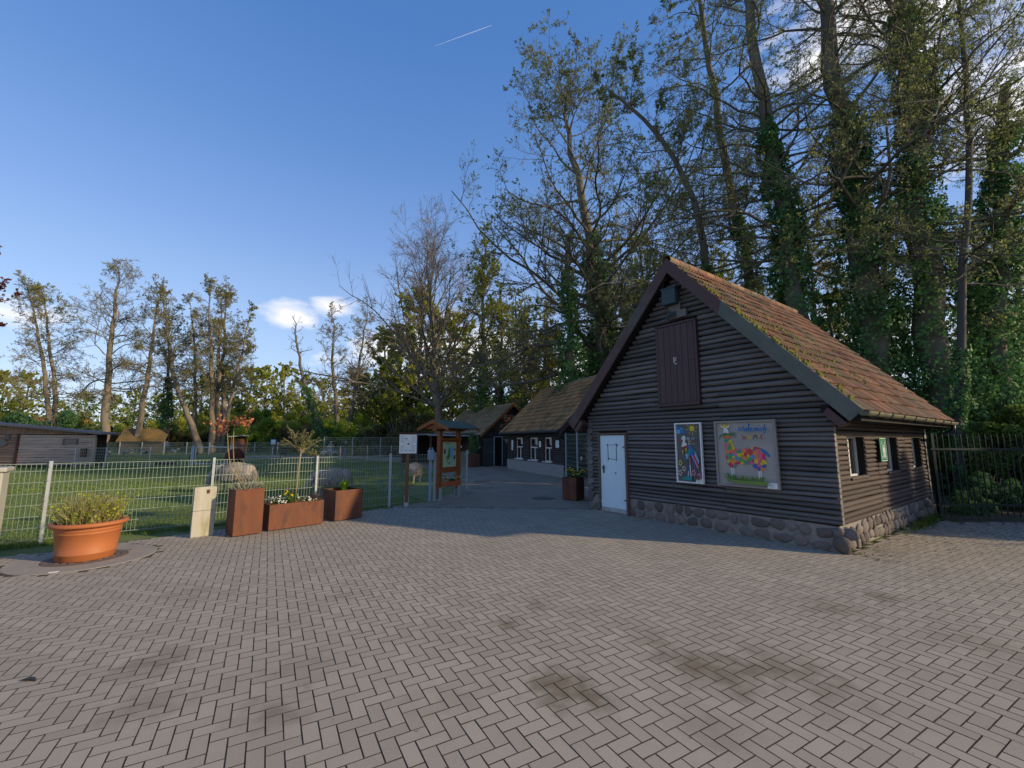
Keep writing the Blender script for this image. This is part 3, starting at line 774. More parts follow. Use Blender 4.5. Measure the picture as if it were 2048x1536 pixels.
A_.shape('white', [q(*p) for p in ((225, 160), (262, 215), (320, 245), (375, 215), (425, 150), (415, 215), (388, 260), (395, 350), (345, 395), (300, 360), (285, 260), (240, 220))])
A_.shape('yellow', [q(*p) for p in ((275, 225), (265, 180), (300, 190), (322, 165), (350, 190), (385, 185), (370, 228), (320, 240))])
for x in (270, 385): A_.stroke('orange', [q(x - (30 if x < 300 else -25), 165), q(x, 205)], .012)
for x in (318, 352): A_.disc('black', *q(x, 362), .018)
A_.disc('black', *q(270, 258), .012); A_.disc('black', *q(382, 255), .012)
for p in ([(330, 385), (240, 400), (180, 480)], [(320, 380), (250, 375), (200, 420)], [(360, 375), (450, 345), (540, 350)], [(365, 380), (460, 390), (530, 440)], [(365, 378), (450, 365), (535, 388)]): A_.stroke('green', [q(*a) for a in p], .014)
rr_ = random.Random(4)
for k in range(70):
    x = rr_.uniform(250, 1090); hh = rr_.uniform(60, 130) * (1.25 if x < 480 else 1); ln = rr_.uniform(-70, 60) - (70 if x < 450 else 0)
    x = 330 + (x - 250) * .9 if x < 450 else x
    A_.stroke(rr_.choice(['green', 'lgreen', 'lgreen']), [q(x, 1310), q(x + ln * .4, 1310 - hh * .5), q(x + ln, 1310 - hh)], .016)
A_.shape('lgreen', [q(*p) for p in ((330, 1260), (500, 1270), (700, 1275), (1050, 1270), (1150, 1290), (1060, 1335), (800, 1330), (450, 1310))])
TXT = {'M': [(640, 322), (668, 235), (700, 305), (738, 215), (752, 320)], 'a': [(805, 262), (785, 255), (765, 270), (760, 295), (772, 315), (795, 308), (808, 262), (812, 300), (825, 315)], 'l': [(825, 300), (860, 180), (845, 175), (838, 250), (850, 318)], 'e': [(868, 290), (900, 280), (905, 258), (885, 248), (866, 270), (868, 305), (890, 320), (918, 305)],
       'm': [(940, 320), (948, 262), (950, 285), (965, 262), (978, 268), (980, 318), (984, 285), (1000, 262), (1014, 270), (1016, 318)], 'i': [(1035, 265), (1035, 318)], 'c': [(1090, 272), (1072, 258), (1056, 275), (1056, 305), (1070, 318), (1090, 308)], 'h': [(1105, 318), (1140, 195), (1118, 300), (1150, 260), (1165, 285), (1130, 345), (1105, 385)]}
for kx, p in TXT.items(): A_.stroke('blue', [q(*a) for a in p], .017)
A_.stroke('blue', [q(1030, 215), q(1045, 205)], .014)
A_.stroke('red', [q(*a) for a in ((705, 390), (740, 470), (775, 455), (765, 420), (735, 430))], .016)
A_.stroke('yellow', [q(*a) for a in ((830, 400), (835, 455), (870, 455), (880, 400), (885, 465))], .016)
A_.stroke('black', [q(*a) for a in ((930, 465), (935, 400), (940, 420), (975, 395), (990, 465))], .015)
A_.stroke('red', [q(*a) for a in ((1070, 385), (1062, 460), (1090, 470))], .016); A_.stroke('red', [q(1045, 415), q(1095, 405)], .013)
A_.done(.005, {'patch': patchwork()})
def small_label(root, x, z, w=.17, h=.10):
    lb = MB().box((x, -.034, z), (w, .004, h)).build('info_label', M_swhite, root)
    m = MB()
    for k in range(3): m.box((x - w * .12, -.0375, z + h * .22 - k * h * .22), (w * .55, .002, .006))
    m.build('lettering', mat('print_grey', (.35, .35, .36), (.3, .3, .3), 20, .6), lb)
small_label(p1, w / 2 - .12, .07)
p2_, w, h = board('painted_board', -2.93, -2.31, .92, 2.20, M_slate, M_swhite, 'tall narrow painted board of a colourful stork under a yellow sun', .028)
A_ = Art(p2_)
def q(px, py): return ((px - 415) / 600 * .58, (1400 - py) / 1320 * 1.24 + .025)
A_.disc('blue', *q(200, 225), .085, rx=.8); A_.shape('blue', [q(*p) for p in ((150, 310), (290, 215), (365, 275), (300, 310))]); A_.disc('lblue', *q(175, 265), .05, rx=.8); A_.shape('lblue', [q(*p) for p in ((235, 170), (290, 205), (250, 240))])
A_.disc('yellow', *q(512, 195), .06, 18)
for k in range(8):
    a = k * .785 + .2; c = q(512, 195); A_.stroke('yellow', [(c[0] + .075 * math.cos(a), c[1] + .08 * math.sin(a)), (c[0] + .125 * math.cos(a), c[1] + .14 * math.sin(a))], .011)
A_.shape('red', [q(*p) for p in ((270, 425), (215, 470), (155, 520), (260, 455))])
A_.shape('white', [q(*p) for p in ((250, 400), (300, 355), (350, 370), (358, 420), (335, 500), (390, 560), (330, 600), (245, 620), (262, 540), (290, 470), (255, 440))]); A_.disc('black', *q(285, 398), .010)
for c, p in (('brown', ((250, 620), (330, 600), (340, 700), (260, 680))), ('blue', ((400, 570), (500, 590), (545, 680), (520, 790), (440, 820))), ('teal', ((390, 690), (430, 650), (465, 740), (430, 830), (385, 760))), ('red', ((340, 600), (385, 575), (440, 645), (390, 660))), ('yellow', ((345, 640), (375, 650), (360, 740), (340, 700))), ('yellow', ((262, 700), (290, 680), (275, 810))),
             ('lblue', ((330, 760), (420, 780), (400, 870), (355, 900))), ('maroon', ((300, 740), (330, 760), (345, 870), (325, 860))), ('navy', ((470, 800), (540, 800), (625, 1180), (480, 900))), ('pink', ((480, 800), (515, 800), (640, 1060), (625, 1110))), ('maroon', ((520, 800), (560, 790), (645, 1000), (640, 1050))), ('pink', ((545, 780), (570, 770), (655, 960), (645, 1000))), ('lblue', ((555, 690), (610, 770), (660, 930), (650, 1000), (570, 780))), ('orange', ((425, 840), (450, 850), (455, 1010), (430, 1000)))):
    A_.shape(c, [q(*a) for a in p])
A_.stroke('white', [q(440, 1020), q(452, 1280)], .02); A_.stroke('navy', [q(395, 900), q(400, 1160)], .022); A_.stroke('white', [q(398, 1160), q(390, 1270)], .016)
for px, py, cc in ((300, 1105, 'cream'), (205, 1205, 'cream'), (540, 1190, 'pink'), (665, 1255, 'pink'), (235, 980, 'yellow')):
    for k in range(5): A_.disc(cc, *(lambda c: (c[0] + .032 * math.cos(k * 1.257), c[1] + .045 * math.sin(k * 1.257)))(q(px, py)), .019, 8)
    A_.disc('brown', *q(px, py), .013, 8)
A_.shape('teal', [q(*p) for p in ((260, 1320), (400, 1260), (500, 1300), (490, 1370), (300, 1350))]); A_.shape('brown', [q(*p) for p in ((540, 1300), (640, 1250), (700, 1330), (560, 1330))])
A_.stroke('white', [q(*p) for p in ((425, 450), (448, 395), (465, 448))], .011); A_.stroke('white', [q(432, 428), q(460, 428)], .008); A_.stroke('cream', [q(485, 400), q(490, 448)], .009)
for px, py, c in ((520, 430, 'navy'), (550, 430, 'lblue'), (592, 430, 'yellow'), (480, 490, 'cream'), (520, 490, 'orange'), (560, 485, 'brown'), (480, 545, 'white'), (525, 555, 'teal'), (590, 540, 'yellow')):
    A_.stroke(c, [q(px - 14, py + 12), q(px - 8, py - 18), q(px + 4, py + 14), q(px + 12, py - 16)], .009)
A_.done(.005); small_label(p2_, w / 2 - .09, .06, .15, .11)

# ------------------------------------------------------------------ second and third cabin
D2 = math.atan2(.36, .933)
h2 = empty('log_cabin', (2.49, 20.86, 0), D2, 'long low log cabin with three white-framed windows and mossy brown roof', 'cabin')
X2, Z2, E2, W2, L2 = 2.6, 5.2, 2.3, 5.2, 7.75
S2 = (Z2 - E2) / (X2 + .4)
zt2 = Z2 - X2 * S2 - .15
MB().prism([(.26, .08, 0), (W2 - .08, .08, 0), (W2 - .08, .08, zt2), (X2, .08, Z2 - .25), (.26, .08, zt2 - .1)], (0, L2 - .16, 0)).build('wall_core', M_dark, h2)
M_log2 = mat('dark_log_small', (.036, .034, .034), (.055, .05, .048), 3, .7, .4, 9, coords='obj', stretch=(.3, 10, 10), rand=.22)
LOGS[M_log2.name] = [log_mesh(60 + k) for k in range(4)]
W2S = [(1.25, 2.30), (2.98, 4.25), (5.12, 6.38)]
z = .62
while z < 2.3:
    d = .098; zc = z + d / 2; sg_ = [(0, L2)]
    if .72 < zc < 1.96:
        for a_, b_ in W2S: sg_ = [t for s0, s1 in sg_ for t in (((s0, a_), (b_, s1)) if s0 < a_ and s1 > b_ else ((s0, s1),))]
    for s0, s1 in sg_: add_log(h2, (.07, (s0 + s1) / 2, zc), s1 - s0, d, M_log2, 'y')
    z += d
z = .3
while z < Z2 - .45:
    d = .12; zc = z + d / 2; xl = max(0, X2 - (Z2 - .3 - zc) / S2)
    add_log(h2, (X2, .06, zc), 2 * (X2 - xl), d, M_log2); z += d
MB().box((.06, L2 / 2, .31), (.16, L2, .62)).build('plinth', M_chalk, h2)
for a_, b_ in W2S:
    wn = empty('window', (0, 0, 0)); wn.parent = h2; zc = 1.33; hh = 1.26; yc = (a_ + b_) / 2
    MB().box((.16, yc, zc), (.02, b_ - a_, hh)).build('pane', M_glass, wn)
    f = MB()
    for y in (a_ + .04, yc, b_ - .04): f.box((.135, y, zc - (.26 if y == yc else 0)), (.05, .07, hh if y != yc else hh * .55))
    for zz in (.72, 1.42, 1.93): f.box((.137, yc, zz), (.05, b_ - a_, .07))
    f.build('frame', M_wframe, wn)
    M_curt = mat('lace_curtain', (.5, .5, .5), (.4, .4, .41), 8, .9)
    cu = MB().prism([(.145, a_ + .08, 1.90), (.145, a_ + .08, 1.5), (.145, a_ + .2, 1.45), (.145, yc, 1.62), (.145, yc + .05, 1.90)], (.006, 0, 0)).build('curtain', M_curt, wn)
    MB().box((.10, a_ + .012, zc), (.2, .03, hh + .04)).build('reveal', M_redwood, wn); MB().box((.10, b_ - .012, zc), (.2, .03, hh + .04)).build('reveal', M_redwood, wn)
    MB().box((.03, yc, .69), (.2, b_ - a_ + .06, .05)).build('sill', M_wframe, wn)
for y, z0, hh, ww, lab in ((6.82, 1.2, .62, .28, 'tall'), (4.62 - 1.95, 1.45, .32, .28, 'mid'), (.62, 1.45, .36, .36, 'end')):
    e = empty('notice', h2.matrix_basis @ Vector((-.005, y, z0)), D2, {'tall': 'narrow upright white notice on the log wall beside the far window', 'mid': 'small white notice on the logs between two white-framed windows', 'end': 'white notice on the logs by the near corner of the long cabin'}[lab], 'notice')
    MB().box((0, 0, hh / 2), (.02, ww, hh)).build('sheet', M_swhite, e)
    MB().box((.004, 0, hh / 2), (.02, ww + .06, hh + .06)).build('backing', M_black, e)
    m = MB()
    for k in range(5): m.box((-.012, 0, hh * (.2 + .15 * k)), (.003, ww * .6, .012))
    m.build('lettering', mat('print_grey', (.35, .35, .36)), e)
tile_slope(h2, X2, Z2, -1, -.4, E2, -.35, L2 + .3, .27, .34, M_tile2, 300, cam_in(h2), .018, 2)
tile_slope(h2, X2, Z2, 1, W2 + .4, E2, -.35, L2 + .3, .27, .34, M_tile2, 0, cam_in(h2), .018, 2)
for sd in (1, -1):
    xe = X2 + sd * (X2 + .4); nv = Vector((sd * S2, 0, 1)).normalized() * .1
    MB().prism([Vector((X2, -.33, Z2 - .05)), Vector((xe, -.33, E2 - .05)), Vector((xe, L2 + .28, E2 - .05)), Vector((X2, L2 + .28, Z2 - .05))], -nv).build('roof_deck', M_dark, h2)
    for y in (-.40, L2 + .31):
        MB().prism([(X2, y, Z2 + .05), (xe, y, E2 + .05), (xe, y, E2 - .26), (X2, y, Z2 - .28)], (0, .045, 0)).build('verge_board', M_verge, h2)
MB().tube([(-.46, -.4, E2 - .05), (-.46, L2 + .3, E2 - .05)], .075, 8).build('gutter', M_black, h2)
MB().tube([(-.46, -.1, E2 - .1), (-.3, -.12, E2 - .3), (.25, -.1, E2 - .55)], .045, 8).build('downpipe', M_black, h2)
rid2 = MB().tube([(0, -.2, 0), (0, .2, 0)], [.12, .11], 8, False).mesh('ridge_tile', True)
for k in range(22): obj('ridge_tile', rid2, M_tile3, h2, (X2, -.15 + k * .38, Z2))

D3 = math.atan2(.5, .866)
h3 = empty('log_cabin', (-2.05, 30.5, 0), D3, 'farthest log cabin with grey mossy roof and red-brown gable', 'cabin')
X3, Z3, E3, W3, L3 = 2.3, 4.5, 2.15, 4.6, 8.2
S3 = (Z3 - E3) / (X3 + .35); zt3 = Z3 - X3 * S3 - .1
MB().prism([(.05, .05, 0), (W3, .05, 0), (W3, .05, zt3), (X3, .05, Z3 - .2), (.05, .05, zt3)], (0, L3, 0)).build('wall_core', mat('dark_boarding', (.03, .028, .027), (.045, .04, .038), 4, .8, .3, 10, stretch=(1, 1, 8)), h3)
z = 2.0
while z < Z3 - .4:
    zc = z + .07; hw = (Z3 - .25 - zc) / S3; add_log(h3, (X3, .04, zc), 2 * hw, .14, M_log2); z += .14
MB().prism([(X3 - .75, -.06, 2.9), (X3 + .75, -.06, 2.9), (X3, -.06, 3.75)], (0, .04, 0)).build('gable_panel', M_redwood, h3)
tile_slope(h3, X3, Z3, -1, -.35, E3, -.35, L3 + .3, .3, .27, M_tile3, 0, cam_in(h3), .03, 1)
tile_slope(h3, X3, Z3, 1, W3 + .35, E3, -.35, L3 + .3, .3, .27, M_tile3, 0, cam_in(h3), .03, 1)
M_orangewood = mat('orange_larch', (.22, .075, .022), (.15, .055, .02), 4, .65, .3, 25, coords='obj', stretch=(8, 8, .8), rand=.15)
for sd in (1, -1):
    xe = X3 + sd * (X3 + .37)
    MB().prism([(X3, -.4, Z3 + .03), (xe, -.4, E3 + .03), (xe, -.4, E3 - .17), (X3, -.4, Z3 - .2)], (0, .05, 0)).build('verge_board', M_orangewood, h3)
    MB().prism([(X3, -.33, Z3 - .04), (xe, -.33, E3 - .04), (xe, L3 + .28, E3 - .04), (X3, L3 + .28, Z3 - .04)], (0, 0, -.06)).build('roof_deck', M_dark, h3)
dd = MB().box((1.2, .0, 1.0), (.62, .06, 2.0)).build('door', M_glass, h3)
M_alu = mat('pale_metal', (.36, .40, .42), (.3, .34, .36), 6, .45)
MB().box((.87, -.02, 1.02), (.05, .1, 2.04)).box((1.53, -.02, 1.02), (.05, .1, 2.04)).box((1.2, -.02, 2.06), (.71, .1, .05)).build('door_frame', M_alu, h3)
for k in range(7):
    MB().box((.42, .0, .18 + k * .28), (.8, .05, .26)).build('panel', mat('dark_grey_panel', (.07, .075, .08), (.055, .06, .065), 3, .5, rand=.1), h3)
    MB().box((2.9, .0, .18 + k * .28), (2.6, .05, .26)).build('panel', MATS['dark_grey_panel'], h3)
# open shelter against the far cabin
sh = empty('shelter', h3.matrix_basis @ Vector((-.1, 2.4, 0)), D3, 'open lean-to shelter with flat grey roof beside the farthest cabin', 'shelter')
MB().prism([(-3.6, -1.6, 2.18), (.1, -1.6, 2.26), (.1, 5.5, 2.26), (-3.6, 5.5, 2.18)], (0, 0, .1)).build('roof', mat('grey_roofing_felt', (.17, .17, .18), (.13, .13, .14), 3, .8), sh)
for x, y in ((-3.4, -1.4), (-1.9, -1.4), (-.4, -1.4), (-3.4, 1.6), (-3.4, 5.2)): MB().box((x, y, 1.1), (.12, .12, 2.2)).build('post', M_redwood, sh)
MB().box((-1.7, 5.3, 1.1), (3.6, .08, 2.2)).build('back_wall', M_dark, sh)
MB().box((-.35, -1.5, 1.4), (.6, .06, 1.5)).build('side_board', M_redwood, sh)
MB().tube([(-3.7, -1.68, 2.16), (-.6, -1.68, 2.12), (-.3, -1.62, 1.95)], .05, 8).build('gutter', M_alu, sh)
# ramp rail
MB().bar((-1.2, -1.9, .75), (-.1, -2.4, 1.35), .06, .1).build('hand_rail', M_alu, sh)

# ------------------------------------------------------------------ wire mesh fences
M_galv = mat('galvanised_steel', (.24, .30, .235), (.19, .24, .195), 5, .5, spec=.5, metallic=.15)
M_galvb = mat('galvanised_post', (.40, .43, .44), (.33, .36, .38), 4, .5, spec=.5, metallic=.15)
def mesh_panel(L_, h, wire, step=.0625, zstep=.2, z0=.06):
    m = MB(); n = max(1, round(L_ / step)); w = wire
    for k in range(n + 1): m.box((k * L_ / n, 0, z0 + (h - z0) / 2), (w, w, h - z0))
    z = z0 + .01
    while z < h + .001:
        m.box((L_ / 2, -w, z), (L_, w * .9, w * 1.5)); m.box((L_ / 2, w, z), (L_, w * .9, w * 1.5)); z += zstep
    m.box((L_ / 2, 0, h), (L_, w * 2.4, w * 1.6))
    return m
def fence(name, pts, h, label, group=None, wire=.006, step=.0625, post=.05, skip=(), cat='fence'):
    root = empty(name, (*pts[0], 0), 0, label, cat, group); o0 = Vector((*pts[0], 0))
    for i, p in enumerate(pts):
        P = Vector((*p, 0)) - o0
        nx = Vector((*(pts[min(i + 1, len(pts) - 1)]), 0)) - Vector((*(pts[max(i - 1, 0)]), 0)); rz = math.atan2(nx.y, nx.x)
        ps = MB().box((0, 0, (h + .05) / 2 - .05), (post * .9, post * 1.2, h + .15)).build('post', M_galvb, root, P, (0, 0, rz))
        if post > .045:
            b_ = MB(); 
            for zz in (.12, .35, .75, 1.1, h - .06): b_.tube([(0, -post * .6, zz), (0, -post * .6 - .012, zz)], .011, 8)
            b_.build('bolt', M_alu, ps)
    for i in range(len(pts) - 1):
        if i in skip: continue
        a, b = Vector((*pts[i], 0)), Vector((*pts[i + 1], 0)); d = b - a
        nr = Vector((-d.y, d.x, 0)).normalized() * .045
        tag(mesh_panel(d.length, h, wire, step).build('mesh_panel', M_galv, root, a - o0 + nr, (0, 0, math.atan2(d.y, d.x))), kind='stuff')
    return root
fence('wire_mesh_fence', [(-10.35, 6.42), (-8.42, 7.92), (-6.48, 9.42), (-4.85, 10.78), (-3.38, 12.05), (-2.35, 13.2), (-1.9, 14.6), (-1.72, 16.6)], 1.4,
      'waist-high galvanised wire mesh fence behind the rusty planters', wire=.0062)
fence('wire_mesh_fence', [(-29.3, 29.0), (-27.6, 29.4), (-25.3, 30.2), (-23.0, 31.0), (-20.6, 31.8), (-18.6, 33.5), (-16.6, 35.3), (-14.8, 37.2), (-12.8, 38.2), (-10.8, 38.6), (-8.9, 37.6)], 1.3,
      'paddock mesh fence with a blue-grey gate running from the grey shed', wire=.010, step=.10, post=.06, skip=(3,))
fence('wire_mesh_fence', [(-63 + 3.0 * k, 56.5 - .12 * k) for k in range(16)], 1.5, 'far mesh fence in front of the small mossy-roofed hut', wire=.012, step=.16, post=.08)
gt = empty('paddock_gate', (-23.0, 31.0, 0), math.atan2(.8, 2.4), 'blue-grey framed mesh gate in the paddock fence', 'gate')
M_bluegrey = mat('blue_grey_steel', (.26, .34, .42), (.22, .3, .37), 4, .5)
MB().box((.1, 0, .7), (.12, .12, 1.5)).build('post', M_bluegrey, gt); MB().box((2.42, 0, .7), (.12, .12, 1.5)).build('post', M_bluegrey, gt)
MB().box((.28, -.08, .72), (.07, .07, 1.2)).box((2.24, -.08, .72), (.07, .07, 1.2)).box((1.26, -.08, 1.32), (2.02, .07, .07)).box((1.26, -.08, .14), (2.02, .07, .07)).build('gate_frame', M_alu, gt)
tag(mesh_panel(1.9, 1.25, .01, .1).build('mesh_panel', M_galv, gt, (.31, -.08, 0)), kind='stuff')
# electric box on a fence post by the map board
eb = empty('junction_box', (-2.47, 13.12, 0), .8, 'blue-grey electric box on a steel post beside the map board', 'electric box')
MB().box((0, 0, .62), (.06, .06, 1.24)).build('post', M_bluegrey, eb); MB().box((0, -.02, 1.38), (.17, .12, .30)).build('box', M_bluegrey, eb, bevel=.01)
MB().tube([(-.05, -.02, 1.53), (-.05, -.02, 1.6)], .02, 8).tube([(.05, -.02, 1.53), (.05, -.02, 1.6)], .02, 8).build('insulator', M_bluegrey, eb)
# tall dark mesh pen further back
fence('animal_pen', [(-20.5, 47), (-17.5, 47.3), (-14.5, 47.5), (-11.5, 47.2), (-9, 46)], 2.1, 'tall dark wire pen at the far end of the path', wire=.012, step=.14, post=.07)
# gate of mesh between the cabins
cg = empty('side_gate', (2.55, 20.55, 0), math.atan2(-6.6, 1.35), 'tall wire mesh gate closing the gap between two log cabins', 'gate')
for x in (.05, 1.6, 3.0, 4.6, 6.4): MB().box((x, 0, 1.08), (.06, .06, 2.16)).build('post', M_alu, cg)
tag(mesh_panel(6.3, 2.1, .006, .1).build('mesh_panel', M_galv, cg, (.08, 0, 0)), kind='stuff')
MB().box((2.25, -.06, 1.05), (.12, .04, .16)).build('lock', M_alu, cg)

# green iron railings on the right
ir = empty('iron_fence', (9.85, 10.05, 0), -.05, 'dark green iron railing fence in front of the shady shrubs', 'fence')
M_irgreen = mat('dark_green_iron', (.010, .022, .016), (.008, .018, .014), 6, .5)
bar_me = MB().tube([(0, 0, .1), (0, 0, 1.92)], .0135, 6).tube([(0, 0, 1.92), (0, 0, 1.98)], [.0135, .003], 6).mesh('bar')
for k in range(70): obj('bar', bar_me, M_irgreen, ir, (.06 + k * .135, 0, 0))
MB().box((4.7, 0, 1.62), (9.6, .03, .045)).build('rail', M_irgreen, ir); MB().box((4.7, 0, .36), (9.6, .03, .045)).build('rail', M_irgreen, ir)
for k in range(4): MB().box((.0 + k * 2.6 - .02, .03, .98), (.06, .06, 2.0)).build('post', M_irgreen, ir)

# ------------------------------------------------------------------ planters, pot, cabinet, signs
M_corten = mat('rusty_steel', (.175, .062, .026), (.115, .044, .024), 1.6, .72, .12, 60, coords='obj', stretch=(2.2, 2.2, .8), c3=(.07, .036, .028), s3=1.3, t3=(.48, .64), detail=7)
M_soil = mat('potting_soil', (.05, .035, .025), (.075, .055, .04), 20, .95, .8, 60)
def planter(c, rz, l, w, h, label, fill=.05, group=None):
    """c = front left corner on the ground, rz = direction of the front face"""
    r = empty('planter', (c[0], c[1], 0), rz, label, 'planter', group); t = .012
    m = MB()
    m.box((l / 2, t / 2, h / 2 + .02), (l, t, h)).box((l / 2, w - t / 2, h / 2 + .02), (l, t, h))
    m.box((t / 2, w / 2, h / 2 + .02), (t, w - 2 * t, h)).box((l - t / 2, w / 2, h / 2 + .02), (t, w - 2 * t, h))
    for x, y, sx, sy in ((l / 2, .02, l - .001, .042), (l / 2, w - .02, l - .001, .042), (.02, w / 2, .042, w - .09), (l - .02, w / 2, .042, w - .09)): m.box((x, y, h + .0185), (sx, sy, .006))
    m.build('shell', M_corten, r)
    MB().box((l / 2, w / 2, .01), (l - .08, w - .08, .02)).build('foot', M_black, r)
    MB().box((l / 2, w / 2, h - fill), (l - .03, w - .03, .02)).build('soil', M_soil, r)
    return r
P1 = planter((-5.28, 8.36), R(47), .50, .50, .86, 'tall upright rusty steel planter with lavender and copper-leaved sapling')
P2 = planter((-4.90, 8.88), R(47.5), 1.10, .52, .50, 'long low rusty steel planter full of spring flowers')
P3 = planter((-4.0, 9.93), R(48), .66, .66, .66, 'square rusty steel planter holding one small green plant')
P4 = planter((1.56, 13.55), R(-38), .5, .5, .66, 'rusty steel planter with yellow flowers at the corner of the log cabin')
P5 = planter((-2.9, 29.6), R(20), .7, .7, .85, 'rusty planter with a conifer beside the glass door of the farthest cabin')
P6 = planter((-3.9, 29.9), R(20), .6, .6, .95, 'tall rusty planter with pale flowers beneath the shelter')
# terracotta pot
M_terra = mat('terracotta_plastic', (.38, .125, .042), (.33, .108, .038), 3, .55, .06, 40, c3=(.33, .13, .07), s3=2.0, t3=(.6, .8))
pot = empty('flower_pot', (POT[0], POT[1], .007), .55, 'big round terracotta pot of tufted twigs beside the mesh fence', 'pot')
MB().lathe([(0, 0), (.33, 0), (.345, .012), (.352, .10), (.356, .104), (.352, .108), (.385, .40), (.390, .404), (.386, .41), (.395, .45), (.40, .454), (.396, .46), (.41, .50), (.455, .505), (.468, .525), (.462, .555), (.435, .568), (.405, .56), (.39, .52), (.385, .44)], 48).build('shell', M_terra, pot, smooth=True)
MB().lathe([(0, .49), (.386, .49)], 32).build('soil', M_soil, pot)
MB().box((.338, -.02, .02), (.02, .09, .018), 0).build('drain_slot', M_black, pot)
# cabinet
M_cab = mat('cabinet_grey', (.40, .39, .34), (.34, .34, .30), 1.5, .65, .05, 30, c3=(.25, .27, .2), s3=2.5, t3=(.62, .8))
cb = empty('utility_cabinet', (-8.10, 6.86, 0), R(38), 'pale grey utility cabinet on a mossy concrete base left of the fence', 'cabinet')
MB().box((-.35, .17, .13), (.74, .32, .30)).build('base', mat('mossy_concrete', (.26, .25, .17), (.2, .2, .12), 4, .95, .4, 40), cb)
MB().box((-.35, .16, .79), (.80, .36, 1.06)).build('housing', M_cab, cb, bevel=.02)
MB().box((-.35, .16, 1.36), (.88, .44, .08)).build('lid', M_cab, cb, bevel=.025)
MB().box((-.42, -.026, .80), (.52, .012, .94)).build('door', M_cab, cb, bevel=.004)
# slab pillar
sl = empty('meter_pillar', (-6.05, 8.33, 0), R(46), 'cream mossy concrete pillar slab standing beside the tall rusty planter', 'pillar')
M_cream = mat('cream_stained_slab', (.43, .405, .33), (.34, .325, .26), 2.2, .85, .3, 40, stretch=(3, 3, .6), c3=(.22, .2, .06), s3=1.6, t3=(.56, .74))
MB().box((.18, .05, .24), (.36, .09, .48)).build('lower_panel', M_cream, sl, bevel=.006)
MB().prism([(0, .0, .485), (.36, .0, .485), (.36, .0, .92), (.30, .0, .935), (.0, .0, .925)], (0, .095, 0)).build('upper_panel', M_cream, sl, bevel=.006)
MB().box((.22, -.003, .84), (.045, .02, .07)).build('socket', M_redwood, sl)
MB().box((.20, .13, .45), (.30, .06, .9)).build('backing', M_bluegrey, sl)
# white information board on a post
ip = ground_at(812, 1012)
iv = empty('information_sign', (ip.x, ip.y, 0), .28, 'white information board on a single wooden post by the mesh fence', 'sign')
M_post = mat('brown_glazed_post', (.17, .085, .035), (.12, .06, .027), 4, .6, .2, 30, stretch=(8, 8, .7))
MB().box((0, 0, .85), (.10, .10, 1.5)).build('post', M_post, iv)
MB().box((.0, -.035, .14), (.12, .012, .32)).box((0, .06, .14), (.12, .012, .32)).build('post_shoe', M_galvb, iv)
MB().box((-.0, -.065, 1.72), (.48, .03, .53)).build('board', M_swhite, iv)
f = MB().box((-.0, -.02, 1.72), (.52, .06, .57)).box((0, -.04, 2.02), (.60, .14, .03)); f.build('frame', M_redwood, iv)
m = MB()
for sx in (-1, 1):
    for k in range(9):
        if k in (4,): continue
        m.box((sx * .155, -.081, 1.93 - k * .05), (.11, .002, .012)); m.box((sx * .155 - .01, -.081, 1.91 - k * .05), (.09, .002, .010))
m.build('lettering', mat('print_pale_grey', (.42, .42, .44), (.38, .38, .4), 20, .6), iv)
m = MB()
for k in range(16):
    a, b = k * .3927, k * .3927 + .28
    m.bar((.09 * math.cos(a), -.082, 1.71 + .11 * math.sin(a)), (.09 * math.cos(b), -.082, 1.71 + .11 * math.sin(b)), .002, .028, (0, 1, 0))
m.box((.01, -.082, 1.72), (.05, .002, .05)).box((-.05, -.082, 1.87), (.06, .002, .03)).box((-.05, -.082, 1.54), (.05, .002, .02), 0).box((.05, -.082, 1.535), (.05, .002, .025))
m.build('emblem', mat('print_dark_grey', (.10, .10, .11), (.07, .07, .08), 20, .6), iv)
# map board with its own roof
ml, mr_ = ground_at(877, 1000), ground_at(914, 988)
mrz = math.atan2(mr_.y - ml.y, mr_.x - ml.x); mrz = R(60); mw = .95
mp = empty('map_board', (ml.x, ml.y, 0), mrz, 'wooden map board under its own small gabled roof by the asphalt path', 'notice board')
M_larch = mat('orange_stained_wood', (.26, .085, .02), (.19, .062, .018), 3, .55, .25, 30, coords='obj', stretch=(8, 8, .7), rand=.1)
for x in (0, mw): 
    ps = MB().box((x, 0, 1.22), (.12, .12, 1.9)).build('post', M_larch, mp)
    MB().box((x, -.065, .16), (.13, .012, .42)).box((x, .065, .16), (.13, .012, .42)).box((x, 0, -.02), (.12, .12, .06)).build('post_shoe', M_galvb, ps)
for z_, d_ in ((.86, .09), (1.86, .07)): MB().box((mw / 2, -.02, z_), (mw + .14, .14, d_)).build('cross_beam', M_larch, mp)
MB().box((mw / 2, .01, 1.36), (mw - .12, .05, .92)).build('back_panel', M_larch, mp)
M_map = mat('map_pale_green', (.38, .50, .32), (.34, .46, .29), 3, .6)
sheet = MB().box((mw / 2, -.022, 1.37), (.66, .012, .78)).build('map_sheet', M_map, mp)
A_ = Art(sheet)
q = lambda px, py: (mw / 2 + (px - 885) / 225 * .66, 1.37 + (530 - py) / 320 * .78)
A_.disc('lblue', *q(918, 455), .10, 14, .6); A_.shape('lblue', [q(*p) for p in ((890, 440), (945, 440), (940, 560), (915, 600), (895, 560))]); A_.stroke('lblue', [q(918, 590), q(915, 670)], .02)
A_.shape('green', [q(*p) for p in ((865, 440), (885, 450), (890, 560), (850, 600), (835, 570), (855, 520))]); A_.disc('lgreen', *q(860, 580), .06, 10)
A_.stroke('black', [q(*p) for p in ((830, 550), (835, 610), (865, 655), (895, 620))], .02)
